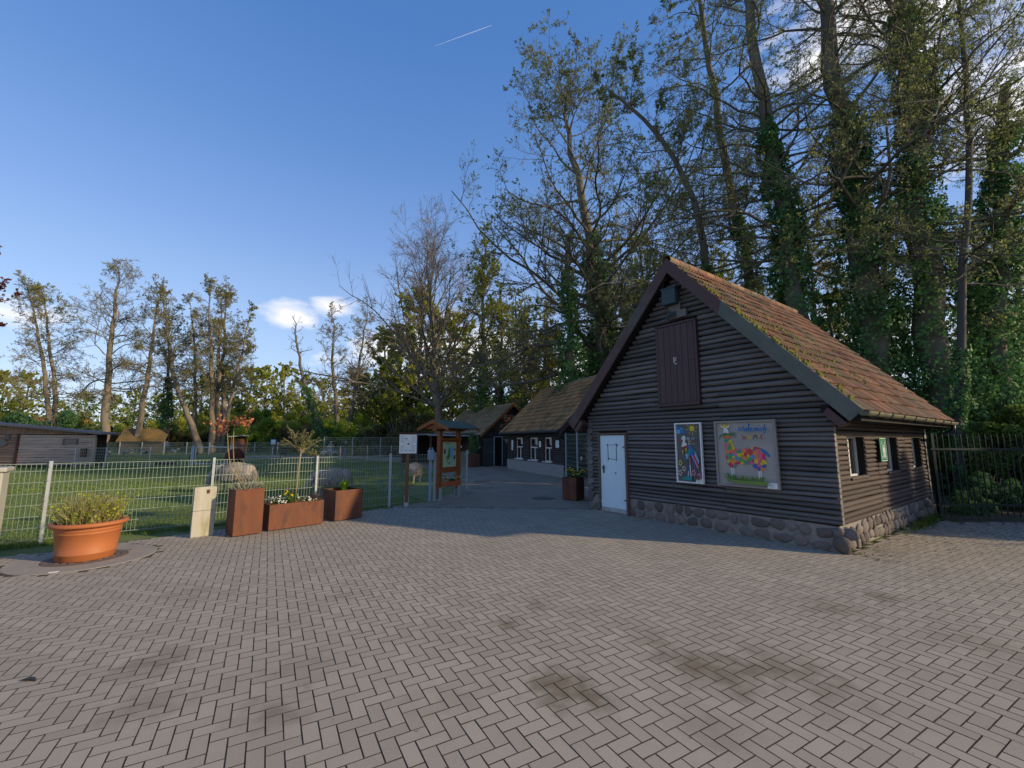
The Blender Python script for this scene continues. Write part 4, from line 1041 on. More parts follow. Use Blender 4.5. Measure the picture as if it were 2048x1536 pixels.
for px, py in ((800, 470), (795, 500), (965, 470), (968, 560), (962, 580)): A_.disc('black', *q(px, py), .045, 9); 
for px, py in ((803, 465), (962, 475), (970, 555)): A_.disc('cream', *q(px, py), .018, 7)
A_.stroke('black', [q(800, 390), q(880, 388)], .014); A_.stroke('green', [q(950, 395), q(985, 395)], .01)
A_.done(-.03)
rf = empty('roof', (0, 0, 0)); rf.parent = mp
M_rfelt = mat('green_roofing', (.06, .10, .07), (.085, .12, .085), 5, .85, .4, 50)
for sd in (-1, 1):
    MB().prism([(mw / 2 - .82, 0, 2.42), (mw / 2 + .82, 0, 2.42), (mw / 2 + .82, sd * .58, 2.18), (mw / 2 - .82, sd * .58, 2.18)], (0, 0, .03)).build('roof_panel', M_rfelt, rf)
    for x in (mw / 2 - .85, mw / 2 + .82): MB().prism([(x, 0, 2.455), (x, sd * .62, 2.2), (x, sd * .62, 2.10), (x, 0, 2.34)], (.03, 0, 0)).build('barge_board', M_larch, rf)
for x in (mw / 2 - .76, mw / 2 + .76): MB().prism([(x, -.5, 2.17), (x, .5, 2.17), (x, 0, 2.39)], (.03, 0, 0)).build('gable_infill', M_larch, rf)
MB().box((mw / 2, 0, 2.15), (1.5, .12, .07)).build('ridge_beam', M_larch, rf)
bx_ = MB().box((mw / 2, -.13, .47), (.80, .15, .15)).build('flower_box', mat('orange_plastic', (.42, .11, .045), (.38, .10, .04), 3, .5), mp, bevel=.01)
# small far signs
bs = empty('blue_sign', (-33.5, 60.5, .0), 0, 'small blue and white sign on a post beyond the paddock', 'sign')
MB().box((0, 0, .9), (.06, .06, 1.8)).build('post', M_galvb, bs); MB().box((0, -.05, 1.55), (.85, .04, .72)).build('plate', PN['blue'], bs); MB().box((0, -.075, 1.55), (.6, .02, .6)).build('panel', M_swhite, bs)
# ------------------------------------------------------------------ shed, hut, kiosk
M_waney = mat('waney_board_grey', (.44, .34, .27), (.33, .255, .20), 3, .85, .4, 15, coords='obj', stretch=(.4, 9, 9), rand=.16)
M_waneyb = mat('waney_board_brown', (.27, .175, .12), (.21, .135, .095), 3, .85, .4, 15, coords='obj', stretch=(.4, 9, 9), rand=.16)
sd_ = empty('board_shed', (-29.7, 30.6, 0), R(3), 'grey waney-board shed with mono-pitch roof and oval plaque', 'shed')
MB().prism([(-13, .1, 0), (0, .1, 0), (0, .1, 2.25), (-13, .1, 3.55)], (0, .9, 0)).build('wall_core', M_dark, sd_)
def waney(x0, x1, z, h, m):
    n = 9; top = [(x0 + (x1 - x0) * i / (n - 1), -.0, z + h - .055 + random.uniform(-.02, .02)) for i in range(n)]; bot = [(x1 - (x1 - x0) * i / (n - 1), -.05, z - .03 + random.uniform(-.022, .022)) for i in range(n)]
    MB().prism(top + bot, (0, .035, 0)).build('board', m, sd_)
z = .1
while z < 2.2:
    hh = random.uniform(.16, .22); waney(-5.0, 0, z, min(hh, 2.26 - z + .02), M_waney); waney(-11.5, -5.15, z, hh, M_waneyb); z += hh * .92
for k in range(44):
    x = -11.4 + k * .26; z1 = 2.25 - x * .1; 
    if z1 - 2.2 > .1: MB().box((x, .03, (2.25 + z1) / 2), (.24, .03, z1 - 2.2)).build('gable_plank', M_waneyb, sd_)
MB().box((-5.07, -.04, 1.15), (.14, .12, 2.2)).build('corner_post', M_redwood, sd_); MB().box((.04, .02, 1.1), (.12, .16, 2.2)).build('corner_post', M_waney, sd_)
MB().prism([(-13.2, -.45, 3.66), (.75, -.45, 2.34), (.75, -.45, 2.21), (-13.2, -.45, 3.5)], (0, 1.7, 0)).build('roof', mat('roof_edge_brown_grey', (.21, .165, .155), (.16, .13, .12), 3, .7), sd_)
wn = empty('window', (0, 0, 0)); wn.parent = sd_
MB().box((-1.55, -.06, 1.72), (.85, .05, .32)).build('pane', M_glass, wn)
MB().box((-2.0, -.07, 1.72), (.09, .07, .40)).box((-1.1, -.07, 1.72), (.09, .07, .40)).box((-1.55, -.07, 1.91), (.9, .07, .05)).build('frame', M_grey, wn)
pq = empty('plaque', sd_.matrix_basis @ Vector((-6.35, -.06, 1.62)), R(3), 'oval wooden plaque with two small carved animals on the shed wall', 'plaque')
MB().prism([(.62 * math.cos(k * .3142), 0, .28 * math.sin(k * .3142)) for k in range(20)], (0, -.05, 0)).build('oval', M_grey, pq)
for sx in (-1, 1): MB().prism([(sx * (.42 + a), -.0, .28 + b) for a, b in ((0, -.1), (.1, .0), (.3, -.05), (.28, .12), (.36, .3), (.22, .24), (.14, .34), (.02, .2))], (0, -.05, 0)).build('carved_animal', M_grey, pq)
tg = MB().box((-29.9 + 29.7 - .25, -.2, .95), (.30, .16, .6)); tg.build('red_feeder', M_redwood, sd_)
ht = empty('small_hut', (-49.3, 61.5, .08), R(-90 + 14), 'small far hut with yellow mossy tiled roof', 'hut')
# local y along ridge to the left, gable toward right
M_ymoss = mat('yellow_mossy_tile', (.17, .11, .04), (.11, .085, .04), 1.2, .9, .5, 10, c3=(.24, .13, .03), s3=.8, t3=(.5, .65))
MB().prism([(-1.2, -.0, 0), (1.2, 0, 0), (1.2, 0, 1.75), (0, 0, 3.05), (-1.2, 0, 1.75)], (0, -5, 0)).build('wall', mat('hut_boarding', (.07, .055, .05), (.05, .042, .04), 3, .8), ht)
for sd in (-1, 1):
    nr = 6
    for k in range(nr):
        t0, t1 = k / nr, (k + 1.12) / nr; f_ = lambda t: (sd * 1.6 * t, 3.35 - 1.8 * t)
        (xa_, za_), (xb_, zb_) = f_(t0), f_(t1)
        MB().prism([(xa_, .4, za_ + .0), (xb_, .4, zb_ + .05), (xb_, .4, zb_ + .0), (xa_, .4, za_ - .06)], (0, -5.7, 0)).build('tile_course', M_ymoss, ht)
MB().box((.1, .03, .9), (.8, .05, 1.7)).build('door', M_dark, ht); MB().box((.7, .04, .9), (.28, .04, 1.7)).build('door_leaf', M_grey, ht)
ko = empty('wooden_kiosk', (-38.0, 60.2, .0), R(25), 'small orange wooden kiosk with pale roof at the edge of the shrubs', 'kiosk')
MB().box((0, 0, 1.0), (1.5, 1.2, 2.0)).build('wall', M_orangewood, ko); MB().prism([(-1.3, -1, 2.25), (1.1, -1, 2.4), (1.1, 1, 2.4), (-1.3, 1, 2.25)], (0, 0, .12)).build('roof', mat('pale_roof', (.32, .35, .33), (.27, .3, .28), 3, .7), ko)
for x in (-.95, .95): MB().box((x, -.85, 1.12), (.1, .1, 2.24)).build('post', M_orangewood, ko)
fh = empty('house', (-118, 112, .7), .4, 'far house with orange tiled roof glimpsed through the leaves', 'house')
MB().prism([(-5, -4, 0), (5, -4, 0), (5, 4, 0), (-5, 4, 0)], (0, 0, 5)).build('wall', mat('pale_render', (.5, .45, .38), (.45, .4, .33), 2, .8), fh)
MB().prism([(-5.5, -4.6, 4.8), (-5.5, 4.6, 4.8), (-5.5, 0, 7.2)], (11, 0, 0)).build('roof', mat('orange_roof', (.40, .12, .05), (.33, .10, .045), 2, .8), fh)
for x in (-3, 0, 3): MB().box((x, -4.02, 3), (1.2, .08, 1.4)).build('window', M_glass, fh)
# ------------------------------------------------------------------ trees, shrubs, plants
def nrmz(a): return a / np.maximum(np.linalg.norm(a, axis=-1, keepdims=True), 1e-9)
def tubes(P, Rd, n):
    N, K, _ = P.shape
    T = nrmz(np.gradient(P, axis=1)); D = nrmz(P[:, -1] - P[:, 0])
    ref = np.where(np.abs(D[:, 2:3]) < .8, np.array([[0, 0, 1.]]), np.array([[1., 0, 0]]))[:, None]
    U = nrmz(np.cross(T, ref)); W = np.cross(T, U)
    a = np.arange(n) * 2 * np.pi / n
    V = P[:, :, None] + Rd[:, :, None, None] * (np.cos(a)[None, None, :, None] * U[:, :, None] + np.sin(a)[None, None, :, None] * W[:, :, None])
    idx = np.arange(N * K * n).reshape(N, K, n); A0, B0 = idx[:, :-1], idx[:, 1:]
    Q = np.stack([A0, np.roll(A0, -1, 2), np.roll(B0, -1, 2), B0], -1).reshape(-1, 4)
    return V.reshape(-1, 3), Q
def merge(parts):
    V, Q, o = [], [], 0
    for v, q_ in parts: V.append(v); Q.append(q_ + o); o += len(v)
    return np.concatenate(V), np.concatenate(Q)
def walk(r_, S, D, Ln, K, wander, up):
    N = len(S); P = np.zeros((N, K, 3)); P[:, 0] = S; d = D.copy(); st = (Ln / (K - 1))[:, None]
    for k in range(1, K):
        d = nrmz(d + r_.normal(0, wander, (N, 3)) + np.array([0, 0, up])); P[:, k] = P[:, k - 1] + d * st
    return P
def sample(P, Rd, i, t):
    K = P.shape[1]; f = t * (K - 1); k = np.minimum(f.astype(int), K - 2); u = (f - k)[:, None]
    p = P[i, k] * (1 - u) + P[i, k + 1] * u; d = nrmz(P[i, k + 1] - P[i, k])
    return p, d, Rd[i, k] * (1 - u[:, 0]) + Rd[i, k + 1] * u[:, 0]
def spread(r_, d, ang):
    rnd = nrmz(np.cross(d, r_.normal(0, 1, d.shape))); return nrmz(d * np.cos(ang)[:, None] + rnd * np.sin(ang)[:, None])
def children(r_, P, Rd, per, t0, ang, lens, K, wander, up, rk, rmin, flat=0):
    N = len(P); i = np.repeat(np.arange(N), per); t = r_.uniform(t0, 1, N * per) ** .9
    p, d, rr = sample(P, Rd, i, t); D = spread(r_, d, r_.uniform(ang[0], ang[1], len(i)))
    if flat: D[:, 2] *= (1 - flat); D = nrmz(D)
    Lp = np.linalg.norm(np.diff(P, axis=1), axis=2).sum(1)[i]
    Ln = Lp * lens * (1.15 - .6 * t) * r_.uniform(.6, 1.3, len(i))
    C = walk(r_, p, D, Ln, K, wander, up)
    r0 = np.maximum(rr * rk, rmin); Rc = r0[:, None] * np.linspace(1, .35, K)[None]; Rc = np.maximum(Rc, rmin * .7)
    return C, Rc
def leaves(r_, Cn, size, normals=None, droop=0, tri=False):
    n = len(Cn); a = nrmz(r_.normal(0, 1, (n, 3))) if normals is None else nrmz(normals + r_.normal(0, .55, (n, 3)))
    u = nrmz(np.cross(a, r_.normal(0, 1, (n, 3)))); u[:, 2] -= droop; u = nrmz(u); v = np.cross(a, u)
    s = (size * r_.uniform(.6, 1.35, n))[:, None]
    if tri:
        s = s * 1.25; return np.stack([Cn - u * s - v * s * .2, Cn + v * s * .75, Cn + u * s - v * s * .2], 1).reshape(-1, 3), np.arange(3 * n).reshape(-1, 3)
    V = np.stack([Cn - u * s, Cn + v * s * .62, Cn + u * s, Cn - v * s * .62], 1).reshape(-1, 3)
    return V, np.arange(4 * n).reshape(-1, 4)

M_barkd = mat('dark_smooth_bark', (.085, .078, .066), (.06, .056, .05), 3, .85, .4, 12, stretch=(2, 2, .5))
M_bark = mat('alder_bark', (.155, .138, .11), (.11, .098, .08), 3, .9, .7, 12, stretch=(2, 2, .5), c3=(.10, .115, .05), s3=.6, t3=(.5, .7))
M_barkl = mat('sunlit_bark', (.20, .165, .115), (.14, .12, .09), 2, .9, .6, 8, stretch=(2, 2, .5))
M_twig = mat('twig_bark', (.15, .13, .10), (.11, .098, .078), 2, .9)
M_twigl = mat('light_twig', (.155, .135, .092), (.12, .105, .075), 2, .9)
def leafmat(name, a, b, tr=.45): return mat(name, a, b, .5, .6, 0, island=.45, rand=.15, translucent=tr, spec=.25)
M_ivy = leafmat('ivy_leaf', (.06, .165, .055), (.11, .215, .06), .3)
M_ever = leafmat('evergreen_leaf', (.075, .175, .065), (.12, .22, .07), .3)
M_bud = leafmat('olive_bud', (.20, .25, .065), (.25, .27, .08))
M_spring = leafmat('spring_leaf', (.30, .36, .04), (.37, .38, .05), .55)
M_yell = leafmat('yellow_leaf', (.37, .42, .05), (.43, .44, .075), .55)
M_mid = leafmat('mid_leaf', (.115, .19, .035), (.155, .22, .045), .45)
M_lush = leafmat('lush_leaf', (.16, .27, .03), (.22, .31, .04), .5)
M_cat = leafmat('brown_catkin', (.22, .23, .07), (.28, .26, .09), .3)
TREES = empty('x'); bpy.data.objects.remove(TREES)

def make_tree(label, pts, r0, r1, seed, nl=34, t0=.3, ll=5.5, elev=(15, 55), per=(9, 7), lens=(.42, .42), wander=.17, up=.03, rmin=.008, lv4=0,
              leaf=None, leaf_n=0, leaf_s=.035, ivy=0, ivy_top=0, ivy_r=.35, ivy_s=.06, bark=None, twig=None, group=None, name='tree', lprof=(1, .35), cat='tree', ivy_mat=None, limb_r=.42, base=None, k3=3):
    r_ = np.random.default_rng(seed)
    if k3 == 2: r1 *= .3
    pts = [Vector(p) for p in pts]; b0 = Vector(base) if base else Vector((pts[0].x, pts[0].y, pts[0].z))
    root = empty(name, b0, 0, label, cat, group)
    # trunk curve through the given points
    K = 18; cum = [0]
    for a, b in zip(pts[:-1], pts[1:]): cum.append(cum[-1] + (b - a).length)
    T = np.linspace(0, cum[-1], K); PP = np.stack([np.interp(T, cum, [p[k] for p in pts]) for k in range(3)], 1) - np.array(b0)
    PP[1:-1] = .25 * PP[:-2] + .5 * PP[1:-1] + .25 * PP[2:]; PP[2:, :2] += r_.normal(0, r0 * .22, (K - 2, 2))
    tt = np.linspace(0, 1, K); TR = r1 + (r0 - r1) * (1 - tt) ** .8; TR[0] *= 1.35; TR[1] *= 1.08
    H_ = cum[-1]
    P0, R0 = PP[None], TR[None]
    t = np.sort(r_.uniform(t0, .985, nl)); az = np.arange(nl) * 2.399 + r_.uniform(0, .8, nl); tp = (t - t0) / (1 - t0)
    el = np.radians(elev[0] + (elev[1] - elev[0]) * tp + r_.normal(0, 8, nl))
    p, d, rr = sample(P0, R0, np.zeros(nl, int), t)
    D = np.stack([np.cos(az) * np.cos(el), np.sin(az) * np.cos(el), np.sin(el)], 1)
    Ln = ll * (lprof[0] + (lprof[1] - lprof[0]) * tp ** 1.3) * r_.uniform(.65, 1.15, nl)
    L1 = walk(r_, p, D, Ln, 10, wander, up); RL = np.maximum(rr * limb_r, rmin * 2)[:, None] * np.linspace(1, .22, 10)[None]
    top = PP[-1]
    V, Q = merge([tubes(P0, R0, 12), tubes(L1, RL, 6)])
    obj('trunk', np_mesh('trunk', V, Q, True), bark or M_bark, root)
    L2, R2 = children(r_, L1, RL, per[0], .18, (.5, 1.15), lens[0], 5, wander * 1.1, up, .55, rmin)
    L3, R3 = children(r_, L2, R2, per[1], .1, (.4, 1.1), lens[1], k3, wander * 1.2, up, .6, rmin * .75)
    tw = [tubes(L2, R2, 3), tubes(L3, R3, 3)]; tips = L3
    if lv4:
        L4, R4 = children(r_, L3, R3, lv4, .1, (.4, 1.1), .55, 2, .2, 0, .7, rmin * .6); tw.append(tubes(L4, R4, 3)); tips = L4
    V, Q = merge(tw)
    obj('crown', np_mesh('crown', V, Q), twig or M_twig, root)
    if leaf_n:
        i = r_.integers(0, len(tips), leaf_n); tt_ = r_.uniform(.15, 1, leaf_n); c, _, _ = sample(tips, np.ones(tips.shape[:2]), i, tt_)
        V, Q = leaves(r_, c + r_.normal(0, .03, c.shape), leaf_s, droop=.3, tri=True)
        obj('foliage', np_mesh('foliage', V, Q), leaf or M_bud, root)
    if ivy:
        hh = r_.uniform(0, 1, ivy) ** .85 * ivy_top; tI = np.clip(hh / H_, 0, 1)
        p, d, rr = sample(P0, R0, np.zeros(ivy, int), tI); a = r_.uniform(0, 6.283, ivy)
        lump = .5 + .5 * np.sin(a * 2 + hh * 1.3 + seed) * np.sin(hh * 2.1 + a) ; k = (1 - hh / ivy_top) ** .45
        rad = rr + ivy_r * (.15 + k * (.3 + lump)) * r_.uniform(.25, 1, ivy) ** .6
        o_ = np.stack([np.cos(a), np.sin(a), 0 * a], 1); c = p + o_ * rad[:, None]
        patch = np.sin(a * 3 + hh * 2.3 + seed) + np.sin(hh * 4.7 - a * 2) + np.sin(hh * .9 + a) ; keep = patch + r_.normal(0, .6, ivy) > -1.05 + 1.1 * (hh / ivy_top) ** 2
        nc = 60; ci = r_.integers(0, ivy, nc); cl = c[ci] + o_[ci] * r_.uniform(.0, ivy_r * .8, nc)[:, None] * (1 - hh[ci] / ivy_top)[:, None]
        mv = r_.uniform(0, 1, ivy) < .3; k_ = r_.integers(0, nc, ivy); sp_ = nrmz(r_.normal(0, 1, (ivy, 3))) * (r_.uniform(0, 1, ivy) ** .5 * ivy_r * .55)[:, None]; sp_[:, 2] *= 1.5
        c = np.where(mv[:, None], cl[k_] + sp_, c); keep |= mv; c, o_ = c[keep], o_[keep]
        V, Q = leaves(r_, c, ivy_s, o_ + np.array([0, 0, .35]), .5)
        obj('ivy', np_mesh('ivy', V, Q), ivy_mat or M_ivy, root)
    return root
def trunk_px(depth, *px):       # trunk through points of the photograph at one depth, rooted on the ground
    P = [at(x, y, depth) for x, y in px]
    b = P[0]; d = (P[1] - P[0]); k = (b.z + .1) / max(d.z, .1); g = b - d * min(k, 3) * .6
    return [Vector((g.x, g.y, rise(g.x, g.y) - .1))] + P

# --- the tall ivy-clad trees behind the cabin
G_ivy = 'ivy-clad trees behind the log cabin'
R_ = dict(per=(9, 7), lv4=0, rmin=.010, leaf=M_bud)
make_tree('broad spreading tree with arching limbs and two thick ivy-wrapped stems behind the roofs', trunk_px(28, (1207, 770), (1195, 600), (1167, 400), (1140, 280), (1130, 190)), .62, .06, 11, nl=60, t0=.26, ll=12.0, elev=(-4, 66), leaf_n=60000, leaf_s=.05, ivy=15000, ivy_top=16, ivy_r=.8, ivy_s=.10, per=(11, 9), lv4=2, limb_r=.30, lprof=(1, .38), rmin=.010, leaf=M_bud)
make_tree('slim ivy column beside the broad spreading tree', trunk_px(26, (1148, 800), (1140, 640), (1132, 470)), .34, .12, 12, nl=16, t0=.6, ll=3.5, leaf_n=2500, ivy=8000, ivy_top=12.5, ivy_r=.8, ivy_s=.10)
make_tree('leaning thin tree with ivy low on its trunk above the cabin ridge', trunk_px(19, (1415, 560), (1395, 420), (1330, 280), (1275, 215), (1215, 180)), .26, .05, 13, nl=34, t0=.38, ll=5.0, elev=(0, 35), lv4=4, limb_r=.3, leaf_n=22000, ivy=4500, ivy_top=10, ivy_r=.4, ivy_s=.075, leaf_s=.04)
make_tree('slender tree with bare mossy trunk above the hatch gable', trunk_px(21, (1490, 520), (1465, 400), (1432, 200), (1405, 60), (1385, -80)), .3, .08, 14, nl=40, t0=.34, ll=6, elev=(0, 40), lv4=4, limb_r=.26, leaf_n=26000, ivy=9000, ivy_top=14, ivy_r=.45, ivy_s=.08, leaf_s=.04)
make_tree('tall ivy tree rising just right of the cabin gable', trunk_px(17.5, (1592, 560), (1562, 400), (1530, 220), (1490, 0), (1470, -160)), .40, .12, 15, nl=42, t0=.34, ll=6.5, elev=(0, 45), lv4=4, leaf_n=28000, leaf_s=.033, ivy=18000, ivy_top=16, ivy_r=.65, ivy_s=.075, limb_r=.24)
make_tree('thick grey trunk with ivy to mid height over the tiled roof', trunk_px(16.5, (1733, 600), (1715, 400), (1680, 180), (1648, -20), (1625, -200)), .52, .16, 16, nl=42, t0=.36, ll=7, elev=(0, 40), lv4=4, leaf_n=28000, leaf_s=.033, ivy=20000, ivy_top=16, ivy_r=.65, ivy_s=.075, limb_r=.22)
make_tree('massive ivy-covered trunk against the bright cloud', trunk_px(16, (1862, 620), (1845, 420), (1822, 180), (1802, -20), (1785, -200)), .55, .2, 17, nl=42, t0=.40, ll=7, elev=(5, 45), lv4=4, leaf_n=26000, leaf_s=.033, ivy=23000, ivy_top=20, ivy_r=.65, ivy_s=.075, limb_r=.20)
make_tree('ivy column with a snapped top at the right-hand end of the trees', trunk_px(15.5, (1995, 620), (2002, 400), (2012, 170)), .30, .16, 18, nl=22, t0=.4, ll=4.5, lv4=3, limb_r=.25, leaf_n=8000, ivy=18000, ivy_top=14.5, ivy_r=.7, ivy_s=.075)
make_tree('smooth grey forked tree without ivy beside the iron fence', trunk_px(14, (1916, 860), (1918, 700), (1928, 500), (1942, 300), (1930, 140), (1915, -60)), .14, .05, 19, bark=M_barkd, nl=34, t0=.36, ll=5.5, elev=(5, 50), lv4=4, limb_r=.3, leaf_n=20000, leaf_s=.033, ivy=2500, ivy_top=5, ivy_r=.2, ivy_s=.06)
# --- thicket behind and between (shared meshes)
def stand(kind_label, spots, seed, group, **kw):
    proto = None
    for k, (x, y, s, rz) in enumerate(spots):
        if proto is None:
            proto = make_tree(kind_label, [(0, 0, -.1), (.1, .05, kw['h'] * .4), (-.1, .2, kw['h'] * .8), (0, 0, kw['h'])], kw['r'], kw['r'] * .25, seed, **{a: b for a, b in kw.items() if a not in ('h', 'r')}, group=group)
            o = proto
        else: o = copy_tree(proto)
        o.location = (x, y, rise(x, y)); o.rotation_euler = (0, 0, rz); o.scale = (s, s, s * random.uniform(.9, 1.15))
def ring_spots(seed, n, fn):
    r_ = random.Random(seed); return [(*fn(r_), r_.uniform(.75, 1.2), r_.uniform(0, 6.28)) for _ in range(n)]
px_at = lambda x, Y: (x - 1024) / 846 * Y
stand('slender young tree with fresh olive leaves in the thicket behind the log cabins', [(px_at(x, Y), Y, s, x * .7) for x, Y, s in ((1290, 26, 1.0), (1440, 34, 1.05), (1640, 28, 1.1), (1780, 24, 1), (1960, 22, .9), (2060, 20, 1), (1240, 40, 1.2), (1090, 44, 1.2), (1030, 50, 1.25), (1420, 42, 1.3), (2130, 26, 1.0), (1350, 48, 1.4))],
      31, 'young trees in the thicket', h=15, r=.17, nl=44, t0=.12, ll=3.6, elev=(10, 55), leaf_n=16000, leaf_s=.06, leaf=M_bud, rmin=.009, per=(8, 7), limb_r=.3, ivy=6000, ivy_top=8, ivy_r=.6, ivy_s=.09)
stand('young tree with yellow-green spring leaves glowing behind the cabin roofs', [(px_at(x, Y), Y, s, x) for x, Y, s in ((1275, 36, .95), (1330, 42, 1.05), (1225, 50, 1.0), (1450, 40, 1.1), (1690, 32, .8), (1980, 44, 1.0), (1180, 38, .85), (1100, 54, 1.0), (960, 46, .8), (1130, 46, .8), (1060, 40, .7), (1000, 58, .9), (930, 52, .8), (1395, 52, 1.2))],
      32, 'yellow-green trees behind the cabins', h=14, r=.2, nl=40, t0=.15, ll=4.2, elev=(10, 60), leaf_n=34000, leaf_s=.06, leaf=M_spring, rmin=.012, per=(7, 6))
stand('light leafy tree with ivied stem between the bare tree and the broad spreading tree', [(px_at(x, Y), Y, s, x * .3) for x, Y, s in ((968, 36, 1.0), (1000, 40, .85), (1050, 34, .72), (1095, 37, .8))],
      33, 'light leafy trees beyond the farthest cabin', h=17, r=.28, nl=44, t0=.22, ll=4.2, elev=(15, 60), leaf_n=22000, leaf_s=.055, leaf=M_spring, rmin=.012, per=(8, 7), ivy=3500, ivy_top=7, ivy_r=.6, ivy_s=.10)
# --- bare vase-shaped tree in the middle distance
make_tree('bare vase-shaped tree with reddish twigs behind the farthest cabin', trunk_px(40, (880, 835), (872, 770), (866, 700), (862, 600), (852, 520)), .46, .06, 21, nl=50, t0=.24, ll=12.0, elev=(36, 80), per=(14, 12), lens=(.34, .34), wander=.085, up=.02, rmin=.013, k3=2, bark=M_barkl, twig=mat('reddish_twig', (.185, .15, .115), (.145, .12, .092), 2, .9), leaf_n=0, limb_r=.38, lprof=(1, .5))
# --- tall open alders across the meadow
G_al = 'tall open alders beyond the paddock'
al = dict(per=(10, 10), lv4=1, k3=2, limb_r=.26, rmin=.016, leaf=M_cat, leaf_n=14000, leaf_s=.05, bark=M_barkl, twig=M_twigl, elev=(-8, 62), wander=.2, lens=(.42, .4))
make_tree('pair-trunked alder leaning left behind the grey shed', trunk_px(60, (96, 790), (80, 690), (62, 600), (48, 560)), .36, .07, 41, nl=34, t0=.3, ll=6.0, **al)
make_tree('right-hand alder of the leaning pair behind the grey shed', trunk_px(61, (112, 790), (98, 690), (90, 600), (75, 562)), .36, .07, 42, nl=34, t0=.3, ll=6.0, **al)
make_tree('tallest straight alder rising beside the shed roof end', trunk_px(60, (210, 868), (216, 750), (226, 650), (236, 570), (243, 518)), .55, .06, 43, nl=46, t0=.26, ll=8.0, **al)
make_tree('right-leaning alder standing by the small mossy-roofed hut', trunk_px(60, (274, 868), (296, 750), (310, 643), (322, 575)), .42, .06, 44, nl=34, t0=.32, ll=5.5, **al)
make_tree('left-leaning bare-trunked alder crossing behind the copper sapling', trunk_px(60, (396, 880), (365, 807), (346, 745), (336, 656), (326, 590)), .42, .06, 45, nl=30, t0=.4, ll=5.5, **al)
make_tree('short dark alder between the leaning trunks', trunk_px(63, (391, 860), (391, 750), (388, 660), (376, 596)), .32, .06, 46, nl=36, t0=.3, ll=5.0, **al)
make_tree('ivied stem standing behind the left-leaning alder', trunk_px(64, (336, 860), (335, 750), (338, 650)), .34, .1, 47, nl=24, t0=.4, ll=4, ivy=5000, ivy_top=11, ivy_r=.7, ivy_s=.13, **al)
for k, (x0, x1, yt) in enumerate(((424, 419, 566), (436, 440, 585), (447, 452, 575))):
    make_tree(['left stem of the three tall alders standing close together', 'middle stem of the three tall alders standing close together', 'right stem of the three tall alders standing close together'][k], trunk_px(60 + k, (x0, 860), (x0 - 1, 750), (x1, 650), (x1, yt)), .40, .06, 48 + k, nl=36, t0=.34, ll=5.0, **al)
make_tree('right-leaning slim alder on the edge of the three close alders', trunk_px(61, (455, 830), (470, 760), (485, 700), (505, 612)), .3, .05, 52, nl=36, t0=.3, ll=4.0, **al)
make_tree('dead leaning snag with a bare spike above the olive tree', trunk_px(52, (645, 872), (617, 793), (600, 730), (592, 680), (587, 632)), .34, .03, 53, nl=18, t0=.5, ll=2.4, per=(5, 4), rmin=.014, ivy=3500, ivy_top=9, ivy_r=.4, ivy_s=.12)
make_tree('forked flat-topped alder beside the white cloud', trunk_px(55, (675, 850), (668, 760), (664, 700), (668, 655), (662, 620)), .36, .06, 54, nl=32, t0=.3, ll=4.8, **{**al, 'elev': (-10, 58), 'bark': M_bark, 'twig': M_twig, 'leaf_n': 3000})
make_tree('leaning alder with bushy crown right of the forked alder', trunk_px(57, (700, 850), (712, 760), (722, 705), (731, 656), (735, 610)), .32, .06, 55, nl=34, t0=.3, ll=4.6, **{**al, 'bark': M_bark, 'twig': M_twig, 'leaf_n': 3500})
make_tree('thin stem crossing the bushy leaning alder', trunk_px(58, (706, 800), (715, 750), (740, 690)), .22, .05, 56, nl=24, t0=.3, ll=3, **{**al, 'leaf_n': 2500})
# --- leaf clouds: bushes
def bush_mesh(seed, n, size, w, h, clumps=26):
    r_ = np.random.default_rng(seed); d = nrmz(r_.normal(0, 1, (clumps, 3))); d[:, 2] = np.abs(d[:, 2]); rad = r_.uniform(.35, .95, clumps)[:, None]
    C = d * rad * np.array([w, w, h]); s = r_.uniform(.12, .3, clumps) * w
    i = r_.integers(0, clumps, n); off = nrmz(r_.normal(0, 1, (n, 3))) * (r_.uniform(0, 1, n) ** .45 * s[i])[:, None]
    P = C[i] + off; P[:, 2] = np.maximum(P[:, 2], .02)
    V, Q = leaves(r_, P, size, off + np.array([0, 0, .1]), .2, True)
    st = walk(r_, np.zeros((12, 3)) + r_.normal(0, .12 * w, (12, 3)) * np.array([1, 1, 0]), nrmz(r_.normal(0, .5, (12, 3)) + np.array([0, 0, 1.])), np.full(12, h * .95), 6, .16, .02)
    Vs, Qs = tubes(st, np.linspace(.03, .008, 6)[None].repeat(12, 0) * w, 4)
    return np_mesh('foliage', V, Q), np_mesh('stem', Vs, Qs)
BUSH = [bush_mesh(70 + k, 26000, .052, 2.0, 3.0, 40) for k in range(4)]
for a, b in BUSH: b.materials.append(M_twig)
def bush(label, loc, s, m, group=None, k=0, name='shrub', rz=0):
    r = empty(name, loc, rz, label, 'shrub', group)
    f, st = BUSH[k % 4]
    if not f.materials: f.materials.append(m)
    o = obj('foliage', f, None, r); o.material_slots[0].link = 'OBJECT'; o.material_slots[0].material = m; o.scale = s
    obj('stem', st, None, r).scale = s
    return r
rb = random.Random(9)
def row(label, spots, m, group, sc=(1, 1, 1)):
    for x, Y, s in spots:
        X = px_at(x, Y); bush(label, (X, Y, rise(X, Y) - .05), (s * sc[0], s * sc[1], s * sc[2] * rb.uniform(.85, 1.2)), m, group, rb.randrange(4), rz=rb.uniform(0, 6.28))
row('dark evergreen bush massed behind the grey shed', [(-30, 44, 1.5), (25, 42, 1.5), (70, 43, 1.6), (115, 43, 1.45), (-90, 44, 1.6)], M_ever, 'evergreen bushes behind the grey shed')
